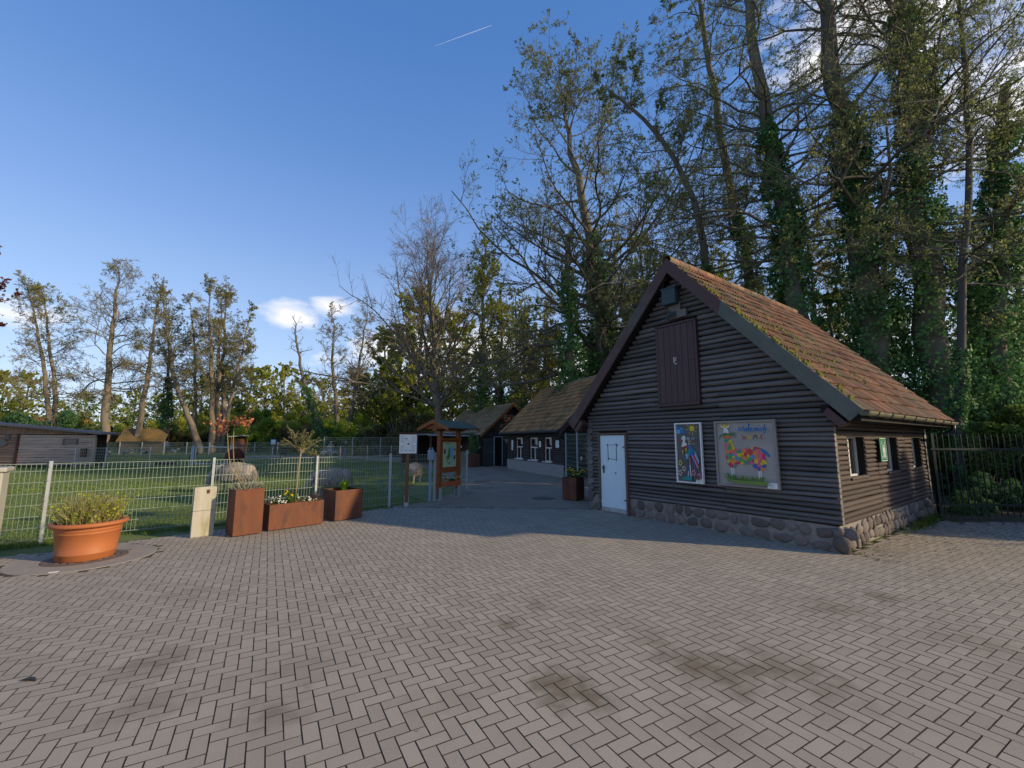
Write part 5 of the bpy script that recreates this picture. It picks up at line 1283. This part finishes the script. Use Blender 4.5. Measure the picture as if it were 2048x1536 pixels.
row('yellow-green sunlit shrub under the tall alders', [(170, 70, 1.5), (205, 74, 1.7), (245, 72, 1.4), (310, 72, 1.7), (350, 76, 1.8), (140, 72, 1.6), (410, 74, 1.7), (460, 75, 2.0), (520, 78, 2.4), (560, 80, 2.2), (20, 76, 2.2), (75, 78, 1.8), (-40, 74, 2.4), (610, 74, 2.3), (690, 74, 2.0), (740, 70, 2.2), (785, 64, 2.2), (830, 64, 2.3), (648, 80, 2.5), (585, 66, 1.6)], M_yell, 'sunlit shrubs under the alders')
row('dense mid-green shrub by the orange kiosk', [(485, 66, 1.9), (520, 63, 1.8), (548, 64, 1.7), (470, 68, 1.8), (505, 70, 2.6)], M_lush, 'green shrubs by the orange kiosk')
row('dense mid-green shrub below the leaning snag', [(675, 56, 1.6), (705, 54, 1.7), (730, 56, 1.6), (650, 58, 1.4)], M_lush, 'green shrubs below the snag')
row('brown-green twiggy shrub at the far side of the paddock', [(780, 52, 1.6), (820, 50, 1.7), (850, 48, 1.5), (760, 54, 1.5), (232, 66, 1.0), (420, 66, 1.2), (370, 66, 1.0), (590, 62, 1.2), (620, 64, 1.2)], mat('brown_green_leaf', (.10, .095, .03), (.13, .105, .04), .5, .7, island=.4, translucent=.4), 'twiggy shrubs across the paddock')
row('green shrub growing against the backs of the log cabins', [(910, 44, 1.5), (955, 44, 1.4), (1000, 42, 1.4), (1045, 40, 1.3), (1090, 36, 1.5), (1130, 33, 1.4), (1165, 31, 1.6), (1210, 29, 1.2), (1260, 27, 1.2)], M_lush, 'shrubs behind the cabins')
row('dark holly and ivy thicket bush behind the main log cabin', [(1480, 21, 1.3), (1560, 20, 1.4), (1640, 20, 1.5), (1720, 20, 1.5), (1800, 19, 1.5), (1880, 18, 1.4), (1430, 23, 1.3), (1990, 22, 1.8), (2080, 20, 1.8)], M_ever, 'evergreen thicket behind the main cabin')
row('leafy green shrub standing behind the iron fence', [(1935, 15.5, 1.1), (1990, 14.5, 1.0), (2050, 14.5, 1.1), (2120, 13.5, 1.1), (1960, 17, 1.3), (2090, 17, 1.4), (1905, 15, .9)], M_mid, 'shrubs behind the iron fence')
row('low ivy plant on the ground behind the iron fence', [(1920, 11.6, .22), (1990, 11.8, .28), (2050, 11.5, .25), (1955, 12.6, .3), (2110, 11.6, .3), (1900, 11.2, .2)], M_ivy, 'ivy plants behind the iron fence')
tag(obj('far_wood', *(lambda r_: (lambda P: (np_mesh('far_wood', *leaves(r_, P, .22, tri=True)), None))(np.stack([*(lambda a, d: (np.sin(a) * d, np.cos(a) * d))(r_.uniform(-1.25, 1.25, 50000), r_.uniform(95, 125, 50000)), .3 + 9.5 * r_.uniform(0, 1, 50000) ** 1.3], 1)))(np.random.default_rng(5))), 'far-off wood closing the view beyond the trees', kind='stuff').data.materials.append(M_mid)
# trees standing outside the right edge: they shade the iron fence
stand('tall dark holly standing in the thicket above the main cabin roof', [(px_at(x, Y), Y, s, x * .9) for x, Y, s in ((1500, 23, .9), (1590, 21.5, .9), (1665, 22, .95), (1775, 22, .95), (1975, 19.5, .8), (2060, 18.5, .8), (1450, 26, .8))],
      34, 'tall hollies in the thicket behind the main cabin', h=9.5, r=.16, nl=44, t0=.08, ll=2.6, elev=(0, 45), leaf_n=22000, leaf_s=.06, leaf=M_ever, rmin=.010, per=(7, 6), lprof=(1, .3))
stand('yellow-green leafing tree in the sunlit wood beyond the alders', [(px_at(x, Y), Y, s, x * .31) for x, Y, s in ((-60, 80, 1.2), (10, 84, 1.15), (55, 90, 1.1), (130, 86, .75), (175, 92, .8), (235, 84, .75), (275, 96, .85), (320, 88, .85), (365, 84, .9), (405, 90, 1.05), (455, 86, 1.15), (500, 92, 1.3), (535, 84, 1.25), (570, 90, 1.2), (610, 84, 1.05), (650, 92, 1.1), (690, 84, 1.0), (725, 78, 1.1), (765, 66, 1.35), (800, 62, 1.6), (840, 60, 1.65), (905, 60, 1.5))],
      35, 'leafing trees of the sunlit wood beyond the alders', h=12.5, r=.22, nl=44, t0=.1, ll=4.6, elev=(5, 60), leaf_n=90000, leaf_s=.065, leaf=M_yell, rmin=.014, per=(8, 7), twig=M_twigl, bark=M_barkl)
bush('tall dark shrub filling the gap behind the wire gate between the cabins', (6.9, 17.6, 0), (1.0, 1.0, 1.9), M_ever, None, 3)  # added out of sight to keep a strip of sun off the path
bush('dark shrub behind the wire gate close to the long cabin', (8.6, 19.6, 0), (1.2, 1.2, 1.9), M_ever, None, 0)  # second hidden evergreen added against the same sun strip
bush('broad dark shrub in the shade beyond the right end of the iron fence', (16.2, 7.2, 0), (1.25, 1.25, 1.5), M_ever, None, 1)
bush('tall dark shrub overhanging the right end of the paving', (18.5, 6.6, 0), (1.3, 1.3, 1.5), M_ever, None, 2)
# copper beech sprays reaching in from the left
make_tree('copper-leaved beech whose outer sprays reach in beside the alders', [(-49.3, 36.0, -.1), (-49.1, 36, 8), (-48.7, 36, 19)], .4, .08, 61, nl=30, t0=.55, ll=4.2, lprof=(1, .6), leaf_n=9000, leaf_s=.11, leaf=leafmat('copper_leaf', (.16, .05, .05), (.20, .07, .06)), rmin=.012)
# contrail
tr0, tr1 = at(870, 92, 3000), at(985, 50, 3000)
M_trail = bpy.data.materials.new('contrail_vapour'); M_trail.use_nodes = True
nt = M_trail.node_tree; bs_ = nt.nodes['Principled BSDF']; bs_.inputs['Base Color'].default_value = (.9, .9, .9, 1); bs_.inputs['Roughness'].default_value = 1; bs_.inputs['Alpha'].default_value = .3
ct = MB().tube([tr0 - (tr0 + tr1) / 2, tr0.lerp(tr1, .4) - (tr0 + tr1) / 2, tr0.lerp(tr1, .8) - (tr0 + tr1) / 2, tr1 - (tr0 + tr1) / 2], [.8, 2.2, 2.8, .8], 8).build('contrail', M_trail, None, (tr0 + tr1) / 2)
tag(ct, 'short white aircraft contrail high in the blue sky', 'contrail')

# ------------------------------------------------------------------ plants in the pots
def strands(r_, n, base_fn, h, spread_, rad, K=4):
    S = base_fn(r_, n); D = nrmz(np.stack([r_.normal(0, spread_, n), r_.normal(0, spread_, n), np.ones(n)], 1)); P = walk(r_, S, D, h * r_.uniform(.55, 1.15, n), K, .08, 0)
    return P
r_ = np.random.default_rng(90)
disc = lambda R0: (lambda r_, n: (lambda a, d: np.stack([np.cos(a) * d, np.sin(a) * d, np.zeros(n)], 1))(r_.uniform(0, 6.283, n), R0 * np.sqrt(r_.uniform(0, 1, n))))
pp = empty('potted_grass', (POT[0], POT[1], .48), 0, 'tuft of straw-coloured stalks and fresh leaves in the terracotta pot', 'plant')
P = strands(r_, 420, disc(.34), .50, .36, .004); V, Q = tubes(P, np.linspace(.0042, .002, 4)[None].repeat(420, 0), 3)
tag(obj('stalk', np_mesh('stalk', V, Q), mat('straw_stalk', (.42, .33, .16), (.30, .25, .12), 6, .8, island=.3), pp), kind='stuff')
c, _, _ = sample(P, np.ones((420, 4)), r_.integers(0, 420, 1900), r_.uniform(.25, 1, 1900)); V, Q = leaves(r_, c + r_.normal(0, .018, c.shape), .021)
tag(obj('leaf', np_mesh('leaf', V, Q), leafmat('fresh_leaf', (.24, .30, .02), (.32, .34, .03)), pp), kind='stuff')
def in_planter(P_, x, y, z): return P_.matrix_basis @ Vector((x, y, z))
# lavender
lv = empty('lavender', in_planter(P1, .25, .25, .82), R(47), 'grey-green lavender cushion in the tall rusty planter', 'plant')
P = strands(r_, 380, disc(.22), .2, .75, .004); V, Q = tubes(P, np.full((380, 4), .0035), 3)
tag(obj('stem', np_mesh('stem', V, Q), mat('lavender_grey', (.25, .25, .19), (.19, .20, .15), 8, .9, island=.3), lv), kind='stuff')
c, _, _ = sample(P, np.ones((380, 4)), r_.integers(0, 380, 1300), r_.uniform(.2, 1, 1300)); V, Q = leaves(r_, c, .014)
tag(obj('leaf', np_mesh('leaf', V, Q), MATS['lavender_grey'], lv), kind='stuff')
# copper sapling: two thin stems
cs = empty('copper_sapling', in_planter(P1, .25, .25, .82), 0, 'copper-leaved sapling with two thin bare stems in the tall rusty planter', 'sapling')
o0 = in_planter(P1, .25, .25, .82)
def local_px(px, Y=8.65): return [tuple(at(x, y, Y) - o0) for x, y in px]
st1 = [(0, 0, 0)] + local_px([(460, 935), (456, 890), (455, 862)]); st2 = [(.03, .02, 0)] + local_px([(468, 930), (466, 885), (469, 848)])
for s_ in (st1, st2): MB().tube(s_, [.011, .009, .008, .007], 6).build('stem', mat('yellow_brown_stem', (.28, .20, .09), (.22, .16, .075), 8, .7), cs, smooth=True)
tw, lf = MB(), []
for tip, fan in ((st1[-1], [(418, 842), (425, 858), (438, 832), (436, 868), (446, 850), (452, 840)]), (st2[-1], [(505, 824), (490, 848), (470, 835), (500, 838), (478, 845), (495, 850)])):
    for f in fan:
        e = at(f[0], f[1], 8.65 + random.uniform(-.15, .15)) - o0; mid = Vector(tip).lerp(e, .5) + Vector((0, 0, random.uniform(-.03, .03))); tw.tube([tip, mid, e], [.005, .004, .002], 4)
        for k in range(18):
            t = random.uniform(.35, 1.05); lf.append(Vector(tip).lerp(e, t) + Vector([random.gauss(0, .035) for _ in range(3)]))
tw.build('twig', MATS['twig_bark'], cs); V, Q = leaves(r_, np.array([tuple(p) for p in lf]), .036)
tag(obj('leaf', np_mesh('leaf', V, Q), leafmat('orange_copper_leaf', (.42, .15, .06), (.50, .19, .09)), cs), kind='stuff')
# olive tree
ol = empty('olive_tree', in_planter(P2, .70, .28, .45), 0, 'slim-stemmed olive standard with round grey-green crown in the long planter', 'tree')
o1 = in_planter(P2, .70, .28, .45); stm = [(0, 0, 0)] + [tuple(at(x, y, 9.55) - o1) for x, y in ((592, 985), (598, 930), (602, 905))]
MB().tube(stm, [.022, .018, .016, .014], 8).build('trunk', mat('olive_bark', (.30, .25, .16), (.22, .18, .12), 10, .85), ol, smooth=True)
tp_ = np.array(stm[-1]); S = np.repeat(tp_[None], 26, 0); D = nrmz(r_.normal(0, .55, (26, 3)) + np.array([0, 0, .75]))
B1 = walk(r_, S, D, r_.uniform(.3, .62, 26), 6, .15, .02); RB = np.full((26, 6), .005); B2, RB2 = children(r_, B1, RB, 7, .2, (.4, 1.0), .5, 4, .12, .02, .7, .0025)
V, Q = merge([tubes(B1, RB, 4), tubes(B2, RB2, 3)]); obj('crown', np_mesh('crown', V, Q), MATS['olive_bark'], ol)
c, _, _ = sample(B2, np.ones(B2.shape[:2]), r_.integers(0, len(B2), 2600), r_.uniform(0, 1, 2600)); V, Q = leaves(r_, c + r_.normal(0, .012, c.shape), .019)
tag(obj('leaf', np_mesh('leaf', V, Q), leafmat('olive_leaf', (.14, .15, .055), (.20, .20, .08), .25), ol), kind='stuff')
# flowers in the long planter
def clump(name, label, loc, n, rad, h, lm, size, spread_=.5):
    e = empty(name, loc, 0, label, 'plant'); P = strands(r_, n, disc(rad), h, spread_, .003); V, Q = tubes(P, np.full((n, 4), .003), 3)
    tag(obj('stem', np_mesh('stem', V, Q), lm, e), kind='stuff')
    c, _, _ = sample(P, np.ones((n, 4)), r_.integers(0, n, n * 5), r_.uniform(.1, .9, n * 5)); V, Q = leaves(r_, c, size); tag(obj('leaf', np_mesh('leaf', V, Q), lm, e), kind='stuff')
    return e, P
M_leafg = leafmat('flower_green', (.09, .17, .02), (.13, .20, .03)); M_fwhite = mat('white_petal', (.72, .72, .70), (.66, .66, .64), 20, .7); M_fyel = mat('yellow_petal', (.70, .52, .02), (.62, .45, .02), 20, .7)
fl_me = MB().lathe([(0, .008), (.016, .002), (.026, .008), (.018, .012), (0, .01)], 8).mesh('flower', True)
def flowers(e, P, n, m, s=1, zmin=0):
    for k in range(n):
        p = P[r_.integers(0, len(P)), -1]
        if not fl_me.materials: fl_me.materials.append(m)
        o = obj('flower', fl_me, None, e, p, (r_.normal(-.4, .4), r_.normal(0, .4), 0), (s, s, s))
        o.material_slots[0].link = 'OBJECT'; o.material_slots[0].material = m
e, P = clump('white_flowers', 'cushion of small white blossoms at the near end of the long planter', in_planter(P2, .2, .2, .45), 70, .09, .2, M_leafg, .012, .6); flowers(e, P, 60, M_fwhite, .75)
e, P = clump('daffodils', 'yellow daffodils with upright leaves in the long planter', in_planter(P2, .5, .25, .45), 46, .10, .32, M_leafg, .018, .25); flowers(e, P, 6, M_fyel, 1.5)
e, P = clump('daisies', 'white daisies along the front of the long planter', in_planter(P2, .82, .15, .45), 46, .17, .14, M_leafg, .014, .7); flowers(e, P, 16, M_fwhite, 1.0)
e, P = clump('heather', 'brownish heather tuft at the far end of the long planter', in_planter(P2, 1.0, .3, .45), 90, .09, .22, mat('heather_brown', (.14, .08, .07), (.10, .065, .06), 8, .9, island=.3), .01, .5)
e, P = clump('parsley_plant', 'small bright green leafy plant in the square planter', in_planter(P3, .4, .45, .60), 60, .05, .3, leafmat('parsley_green', (.16, .30, .02), (.20, .34, .03)), .026, .3)
e, P = clump('yellow_flowers', 'yellow spring flowers in the planter at the cabin corner', in_planter(P4, .3, .3, .6), 60, .17, .32, M_leafg, .022, .35); flowers(e, P, 26, M_fyel, 1.5); flowers(e, P, 5, PN['lblue'], 1.2)
e, P = clump('window_box_flowers', 'mixed white, orange and purple pansies in the box of the map board', mp.matrix_basis @ Vector((mw / 2, -.13, .54)), 60, .07, .12, M_leafg, .02, .5)
for c_ in list(e.children): c_.scale = (1, 1, 1)
for k in range(24):
    o = obj('flower', fl_me, None, e, (mp.matrix_basis.to_3x3() @ Vector((random.uniform(-.36, .36), random.uniform(-.06, .06), random.uniform(.05, .12)))), (random.uniform(-.6, .2), random.uniform(-.5, .5), 0), (1.5, 1.5, 1.5)); o.material_slots[0].link = 'OBJECT'; o.material_slots[0].material = random.choice([PN['white'], PN['orange'], M_fyel, PN['white'], PN['navy'], PN['red']])
bush('small conifer growing in the planter by the glass door', in_planter(P5, .35, .35, .8), (.22, .22, .55), M_ever, None, 0, 'conifer')
e, P = clump('pale_flowers', 'pale flowers in the tall planter beneath the shelter', in_planter(P6, .3, .3, .9), 50, .22, .5, M_leafg, .05, .4); flowers(e, P, 22, M_fwhite, 3)
# weeds at the foot of the side wall and litter
wd = empty('weeds', house.matrix_basis @ Vector((.12, 4.6, -.005)), RZ, 'tuft of weeds at the stone foot of the cabin side wall', 'plant')
P = strands(r_, 260, lambda r_, n: np.stack([np.abs(r_.normal(0, .09, n)), r_.normal(0, .75, n), np.zeros(n)], 1), .16, .5, .003); V, Q = tubes(P, np.full((260, 4), .003), 3); tag(obj('stem', np_mesh('stem', V, Q), M_mid, wd), kind='stuff')
c, _, _ = sample(P, np.ones((260, 4)), r_.integers(0, 260, 1500), r_.uniform(.1, 1, 1500)); V, Q = leaves(r_, c, .018); tag(obj('leaf', np_mesh('leaf', V, Q), M_mid, wd), kind='stuff')
n = 900; a0 = r_.uniform(0, 1, n); X = 5.6 + r_.uniform(0, 1, n) ** 1.6 * 6.0; Y = 7.0 + (X - 5.4) * .40 + r_.normal(.2, .45, n); k = np.array([inside(x, y, COURT) for x, y in zip(X, Y)])
V, Q = leaves(r_, np.stack([X, Y, np.full(n, .008)], 1)[k], .018, np.tile([[0, 0, 4.]], (k.sum(), 1))); V[:, 2] = np.clip(V[:, 2], .003, .02)
tag(obj('leaf_litter', np_mesh('leaf_litter', V, Q), mat('dead_leaf_litter', (.09, .075, .03), (.06, .06, .025), 5, .9, island=.4)), 'scattered dead leaves on the shady paving beside the cabin', kind='stuff')
lp = ground_at(107, 1145); tag(MB().box((0, 0, .004), (.10, .05, .008), .4).prism([(.02, .0, .008), (.06, .01, .012), (.05, .03, .01)], (0, 0, .003)).build('paper_scrap', M_fwhite, None, lp), 'crumpled scrap of white paper on the pavers by the pot', 'litter')
lp = ground_at(58, 1363); tag(MB().tube([(-.05, 0, .01), (-.02, .012, .016), (.02, .014, .014), (.05, 0, .008)], [.008, .012, .012, .006], 6).build('dark_twig', M_black, None, lp), 'small dark curl of bark lying on the pavers', 'litter')
n = 500; ph = r_.uniform(0, 1, n); X = r_.uniform(-7, 9, n); Y = r_.uniform(2, 11, n); k = np.array([inside(x, y, COURT) for x, y in zip(X, Y)])
V, Q = leaves(r_, np.stack([X, Y, np.full(n, .006)], 1)[k], .008, np.tile([[0, 0, 4.]], (k.sum(), 1))); V[:, 2] = np.clip(V[:, 2], .003, .012)
tag(obj('crumbs', np_mesh('crumbs', V, Q), mat('tiny_debris', (.12, .10, .07), (.30, .28, .22), 40, .9, island=.5)), 'tiny crumbs of bark and leaf strewn over the paving', kind='stuff')
# ------------------------------------------------------------------ animals and people
def blob(name, parts, m, parent, voxel=.03, smooth=6):
    """ellipsoids and tapered limbs fused into one continuous skin"""
    bm = bmesh.new()
    for p in parts:
        if p[0] == 'e':
            _, c, s = p[:3]; M = Matrix.Translation(c) @ (p[3].to_4x4() if len(p) > 3 else Matrix()) @ Matrix.Diagonal((*s, 1)); bmesh.ops.create_uvsphere(bm, u_segments=14, v_segments=9, radius=1, matrix=M)
        else:
            _, a, b, ra, rb_ = p; a, b = Vector(a), Vector(b); d = b - a; q_ = d.to_track_quat('Z', 'Y').to_matrix().to_4x4()
            bmesh.ops.create_cone(bm, cap_ends=True, segments=10, radius1=ra, radius2=rb_, depth=d.length, matrix=Matrix.Translation((a + b) / 2) @ q_)
            for c, r0 in ((a, ra), (b, rb_)): bmesh.ops.create_uvsphere(bm, u_segments=10, v_segments=6, radius=r0, matrix=Matrix.Translation(c))
    me = bpy.data.meshes.new(name); bm.to_mesh(me); bm.free()
    o = obj(name, me, m, parent)
    r = o.modifiers.new('fuse', 'REMESH'); r.mode = 'VOXEL'; r.voxel_size = voxel; r.use_smooth_shade = True
    s = o.modifiers.new('soften', 'SMOOTH'); s.iterations = smooth; s.factor = .5
    return o
def coat_material(name, bands):
    """bands: list of (threshold in local z, colour below it) -- clothing or face colouring by body height"""
    m = bpy.data.materials.new(name); m.use_nodes = True; nt = m.node_tree; N, L = nt.nodes.new, nt.links.new
    b = nt.nodes['Principled BSDF']; b.inputs['Roughness'].default_value = .85
    tc = N('ShaderNodeTexCoord'); sp = N('ShaderNodeSeparateXYZ'); L(tc.outputs['Object'], sp.inputs[0])
    cur = None
    for z, c in reversed(bands):
        if cur is None: rg = N('ShaderNodeRGB'); rg.outputs[0].default_value = (*c, 1); cur = rg.outputs[0]; continue
        lt = N('ShaderNodeMath'); lt.operation = 'LESS_THAN'; L(sp.outputs['Z'], lt.inputs[0]); lt.inputs[1].default_value = z
        x = N('ShaderNodeMixRGB'); L(lt.outputs[0], x.inputs[0]); L(cur, x.inputs[1]); x.inputs[2].default_value = (*c, 1); cur = x.outputs[0]
    L(cur, b.inputs['Base Color'])
    return m
M_wool = mat('fleece_grey_cream', (.34, .30, .25), (.25, .22, .19), 5, .95, .9, 35)
M_lock = mat('fleece_lock', (.40, .36, .30), (.27, .24, .20), 6, .95, island=.25, translucent=.15)
def sheep(name, label, loc, rz, s, wool, lock, graze=True, n=3200):
    """x forward"""
    r = empty(name, loc, rz, label, 'sheep'); r.scale = (s, s, s)
    hd = (.86, 0, .30) if graze else (.80, 0, .92)
    P = [('e', (0, 0, .60), (.56, .31, .33)), ('e', (.38, 0, .62), (.26, .27, .29)), ('e', (-.38, 0, .62), (.25, .28, .30)), ('l', (.5, 0, .68), (.72, 0, (.52 if graze else .80)), .20, .14), ('l', (.70, 0, (.5 if graze else .82)), hd, .12, .085), ('e', (hd[0] + .03, 0, hd[2] - .03), (.10, .07, .08)),
         ('l', (.70, .08, (.52 if graze else .88)), (.68, .20, (.50 if graze else .86)), .03, .02), ('l', (.70, -.08, (.52 if graze else .88)), (.68, -.20, (.50 if graze else .86)), .03, .02), ('l', (-.58, 0, .60), (-.66, 0, .36), .06, .035)]
    for x, y in ((.36, .14), (.36, -.14)): P += [('l', (x, y, .5), (x + .02, y, .28), .085, .05), ('l', (x + .02, y, .28), (x, y, .03), .045, .035)]
    for x, y in ((-.38, .15), (-.38, -.15)): P += [('l', (x, y, .52), (x + .03, y, .34), .10, .06), ('l', (x + .03, y, .34), (x - .06, y, .24), .05, .042), ('l', (x - .06, y, .24), (x - .04, y, .03), .042, .035)]
    body_ = blob('body', P, wool, r, .028, 4)
    g = np.random.default_rng(abs(hash(label)) % 999 if False else len(label)); u = nrmz(g.normal(0, 1, (n, 3))); u[:, 2] = np.where(u[:, 2] < -.35, -u[:, 2], u[:, 2])
    c = u * np.array([.62, .33, .34]) + np.array([0, 0, .61]); dn = nrmz(u * .35 + np.array([0, 0, -1.]) + g.normal(0, .15, (n, 3)))
    wv = nrmz(np.cross(dn, u)) * .012; ln = g.uniform(.07, .16, n)[:, None]; o_ = u * .012
    V = np.stack([c + o_ - wv, c + o_ + wv, c + o_ * 2 + dn * ln + wv * .3, c + o_ * 2 + dn * ln - wv * .3], 1).reshape(-1, 3)
    tag(obj('fleece', np_mesh('fleece', V, np.arange(4 * n).reshape(-1, 4)), lock, r), kind='stuff')
    return r
g1 = ground_at(467, 986, -.03); sheep('sheep', 'shaggy grey-cream sheep grazing behind the tall rusty planter', g1, R(182), 1.12, M_wool, M_lock)
g2 = ground_at(664, 992, -.03); sheep('sheep', 'shaggy grey sheep grazing behind the square rusty planter', g2, R(190), .98, M_wool, M_lock)
g3 = ground_at(828, 966, -.03); sheep('sheep', 'small pale sheep seen from behind beside the information post', g3, R(80), .92, mat('pale_fleece', (.42, .38, .32), (.34, .31, .26), 5, .95, .8, 35), M_lock)
g4 = ground_at(468, 936, -.03); sheep('sheep', 'dark brown sheep with its back turned in the middle of the paddock', g4, R(105), 1.35, mat('brown_fleece', (.11, .038, .026), (.08, .03, .022), 5, .95, .8, 25), mat('brown_lock', (.13, .045, .03), (.09, .033, .024), 6, .95, island=.25), True, 2400)
g5 = ground_at(48, 940, -.03); sheep('sheep', 'light sheep resting its rump toward us behind the utility cabinet', (g5.x + 3, 17.0, -.03), R(150), .95, M_wool, M_lock)
M_goat = mat('goat_black_white', (.02, .02, .02), (.55, .52, .48), 2.6, .9, coords='obj', detail=1)
def goat(label, loc, rz, s, m, group):
    r = empty('goat', loc, rz, label, 'goat', group); r.scale = (s, s, s)
    P = [('e', (0, 0, .56), (.40, .17, .19)), ('l', (.30, 0, .62), (.50, 0, .84), .11, .08), ('l', (.50, 0, .86), (.68, 0, .78), .075, .045), ('l', (.50, .04, .92), (.42, .07, 1.06), .02, .008), ('l', (.50, -.04, .92), (.42, -.07, 1.06), .02, .008), ('l', (.48, .06, .88), (.46, .17, .84), .025, .015), ('l', (.48, -.06, .88), (.46, -.17, .84), .025, .015), ('l', (-.38, 0, .66), (-.46, 0, .76), .03, .02)]
    for x, y in ((.27, .09), (.27, -.09)): P += [('l', (x, y, .5), (x + .01, y, .28), .06, .035), ('l', (x + .01, y, .28), (x, y, .02), .032, .028)]
    for x, y in ((-.28, .10), (-.28, -.10)): P += [('l', (x, y, .52), (x + .03, y, .34), .08, .05), ('l', (x + .03, y, .34), (x - .05, y, .24), .04, .032), ('l', (x - .05, y, .24), (x - .03, y, .02), .032, .028)]
    blob('body', P, m, r, .028, 3); return r
for px, py, rz, lab in ((213, 914, 200, 'black and white goat nearest the grey shed in the far paddock'), (252, 913, 10, 'black and white goat feeding before the tallest alder'), (288, 914, 170, 'black and white goat in front of the small mossy-roofed hut'), (345, 911, 30, 'black and white goat with raised head near the man in blue')):
    g = ground_at(px, py, -.03); goat(lab, g, R(rz), .95, M_goat, 'goats in the far paddock')
for k, (px, py, rz) in enumerate(((646, 914, 20), (656, 915, 160), (664, 914, 60), (671, 915, 200))):
    g = ground_at(px, py, -.03); goat('black and white goat in the cluster beside the person in grey', g, R(rz), .95, M_goat, 'cluster of goats by the person in grey')
M_goatd = mat('goat_black', (.02, .02, .022), (.035, .033, .033), 3, .9)
for px, py, rz, lab in ((566, 914, 5, 'black goat walking right of the olive tree crown'), (385, 924, 90, 'black goat beside the post of the paddock gate')):
    g = ground_at(px, py, -.03); goat(lab, g, R(rz), .9, M_goatd, None)
tb = ground_at(330, 930, -.03); tr_ = empty('feed_trough', tb, .3, 'low dark feed trough on the grass before the paddock fence', 'trough')
MB().prism([(-.65, -.22, .25), (.65, -.22, .25), (.55, -.14, 0), (-.55, -.14, 0)], (0, .04, 0)).prism([(-.65, .22, .25), (.65, .22, .25), (.55, .14, 0), (-.55, .14, 0)], (0, -.04, 0)).box((0, 0, .03), (1.1, .3, .05)).build('tub', M_black, tr_); MB().box((-.6, 0, .14), (.05, .4, .24)).box((.6, 0, .14), (.05, .4, .24)).build('end_plate', M_black, tr_)
def person(label, loc, rz, bands, arms='down', h=1.75):
    r = empty('person', loc, rz, label, 'person'); k = h / 1.75; r.scale = (k, k, k)
    P = [('e', (0, 0, 1.62), (.085, .10, .12)), ('l', (0, 0, 1.42), (0, 0, 1.56), .055, .055), ('e', (0, 0, 1.22), (.19, .12, .25)), ('e', (0, 0, .98), (.17, .125, .16)), ('l', (-.17, 0, 1.40), (.17, 0, 1.40), .065, .065), ('e', (0, -.095, 1.60), (.018, .025, .02)), ('e', (.088, 0, 1.61), (.014, .02, .03)), ('e', (-.088, 0, 1.61), (.014, .02, .03))]
    for sx in (-1, 1):
        P += [('l', (sx * .09, 0, .92), (sx * .10, -.02, .50), .085, .06), ('l', (sx * .10, -.02, .50), (sx * .10, .02, .09), .058, .042), ('l', (sx * .10, .02, .05), (sx * .11, -.15, .035), .045, .035)]
        el = (sx * .27, .02, 1.12) if arms == 'down' else (sx * .25, -.10, 1.14); wr = (sx * .28, -.06, .86) if arms == 'down' else (sx * .10, -.30, 1.10)
        P += [('l', (sx * .20, 0, 1.40), el, .055, .044), ('l', el, wr, .042, .030)]
        w_ = Vector(wr); d = (w_ - Vector(el)).normalized(); P.append(('e', w_ + d * .05, (.024, .034, .045)))
        sd = Vector((0, 1, 0)) if arms == 'down' else Vector((0, 0, 1))
        for j in range(4): P.append(('l', w_ + d * .08 + sd * (j - 1.5) * .02, w_ + d * (.14 + (.02 if j in (1, 2) else 0)) + sd * (j - 1.5) * .022, .010, .008))
        P.append(('l', w_ + d * .04 + sd * .03, w_ + d * .09 + sd * .065, .011, .008))
    blob('body', P, coat_material('clothing', bands), r, .018, 2)
    return r
person('person in a blue jumper and dark trousers facing the small hut', (-47.0, 58.6, rise(0, 58.6)), R(160), [(.08, (.03, .03, .03)), (.95, (.03, .04, .08)), (1.47, (.10, .19, .42)), (1.66, (.40, .24, .18)), (9, (.03, .025, .02))], 'front')
person('person with white hair in a grey jacket and pale trousers among the goats', (-18.9, 45.0, -.03), R(40), [(.08, (.1, .1, .1)), (.92, (.42, .48, .55)), (1.47, (.24, .26, .28)), (1.64, (.45, .30, .24)), (9, (.62, .62, .62))])
person('person with white hair and dark coat standing right of the person in grey', (-17.6, 45.6, -.03), R(-20), [(.08, (.03, .03, .03)), (.85, (.08, .20, .32)), (1.47, (.035, .04, .045)), (1.64, (.45, .30, .24)), (9, (.60, .60, .60))])
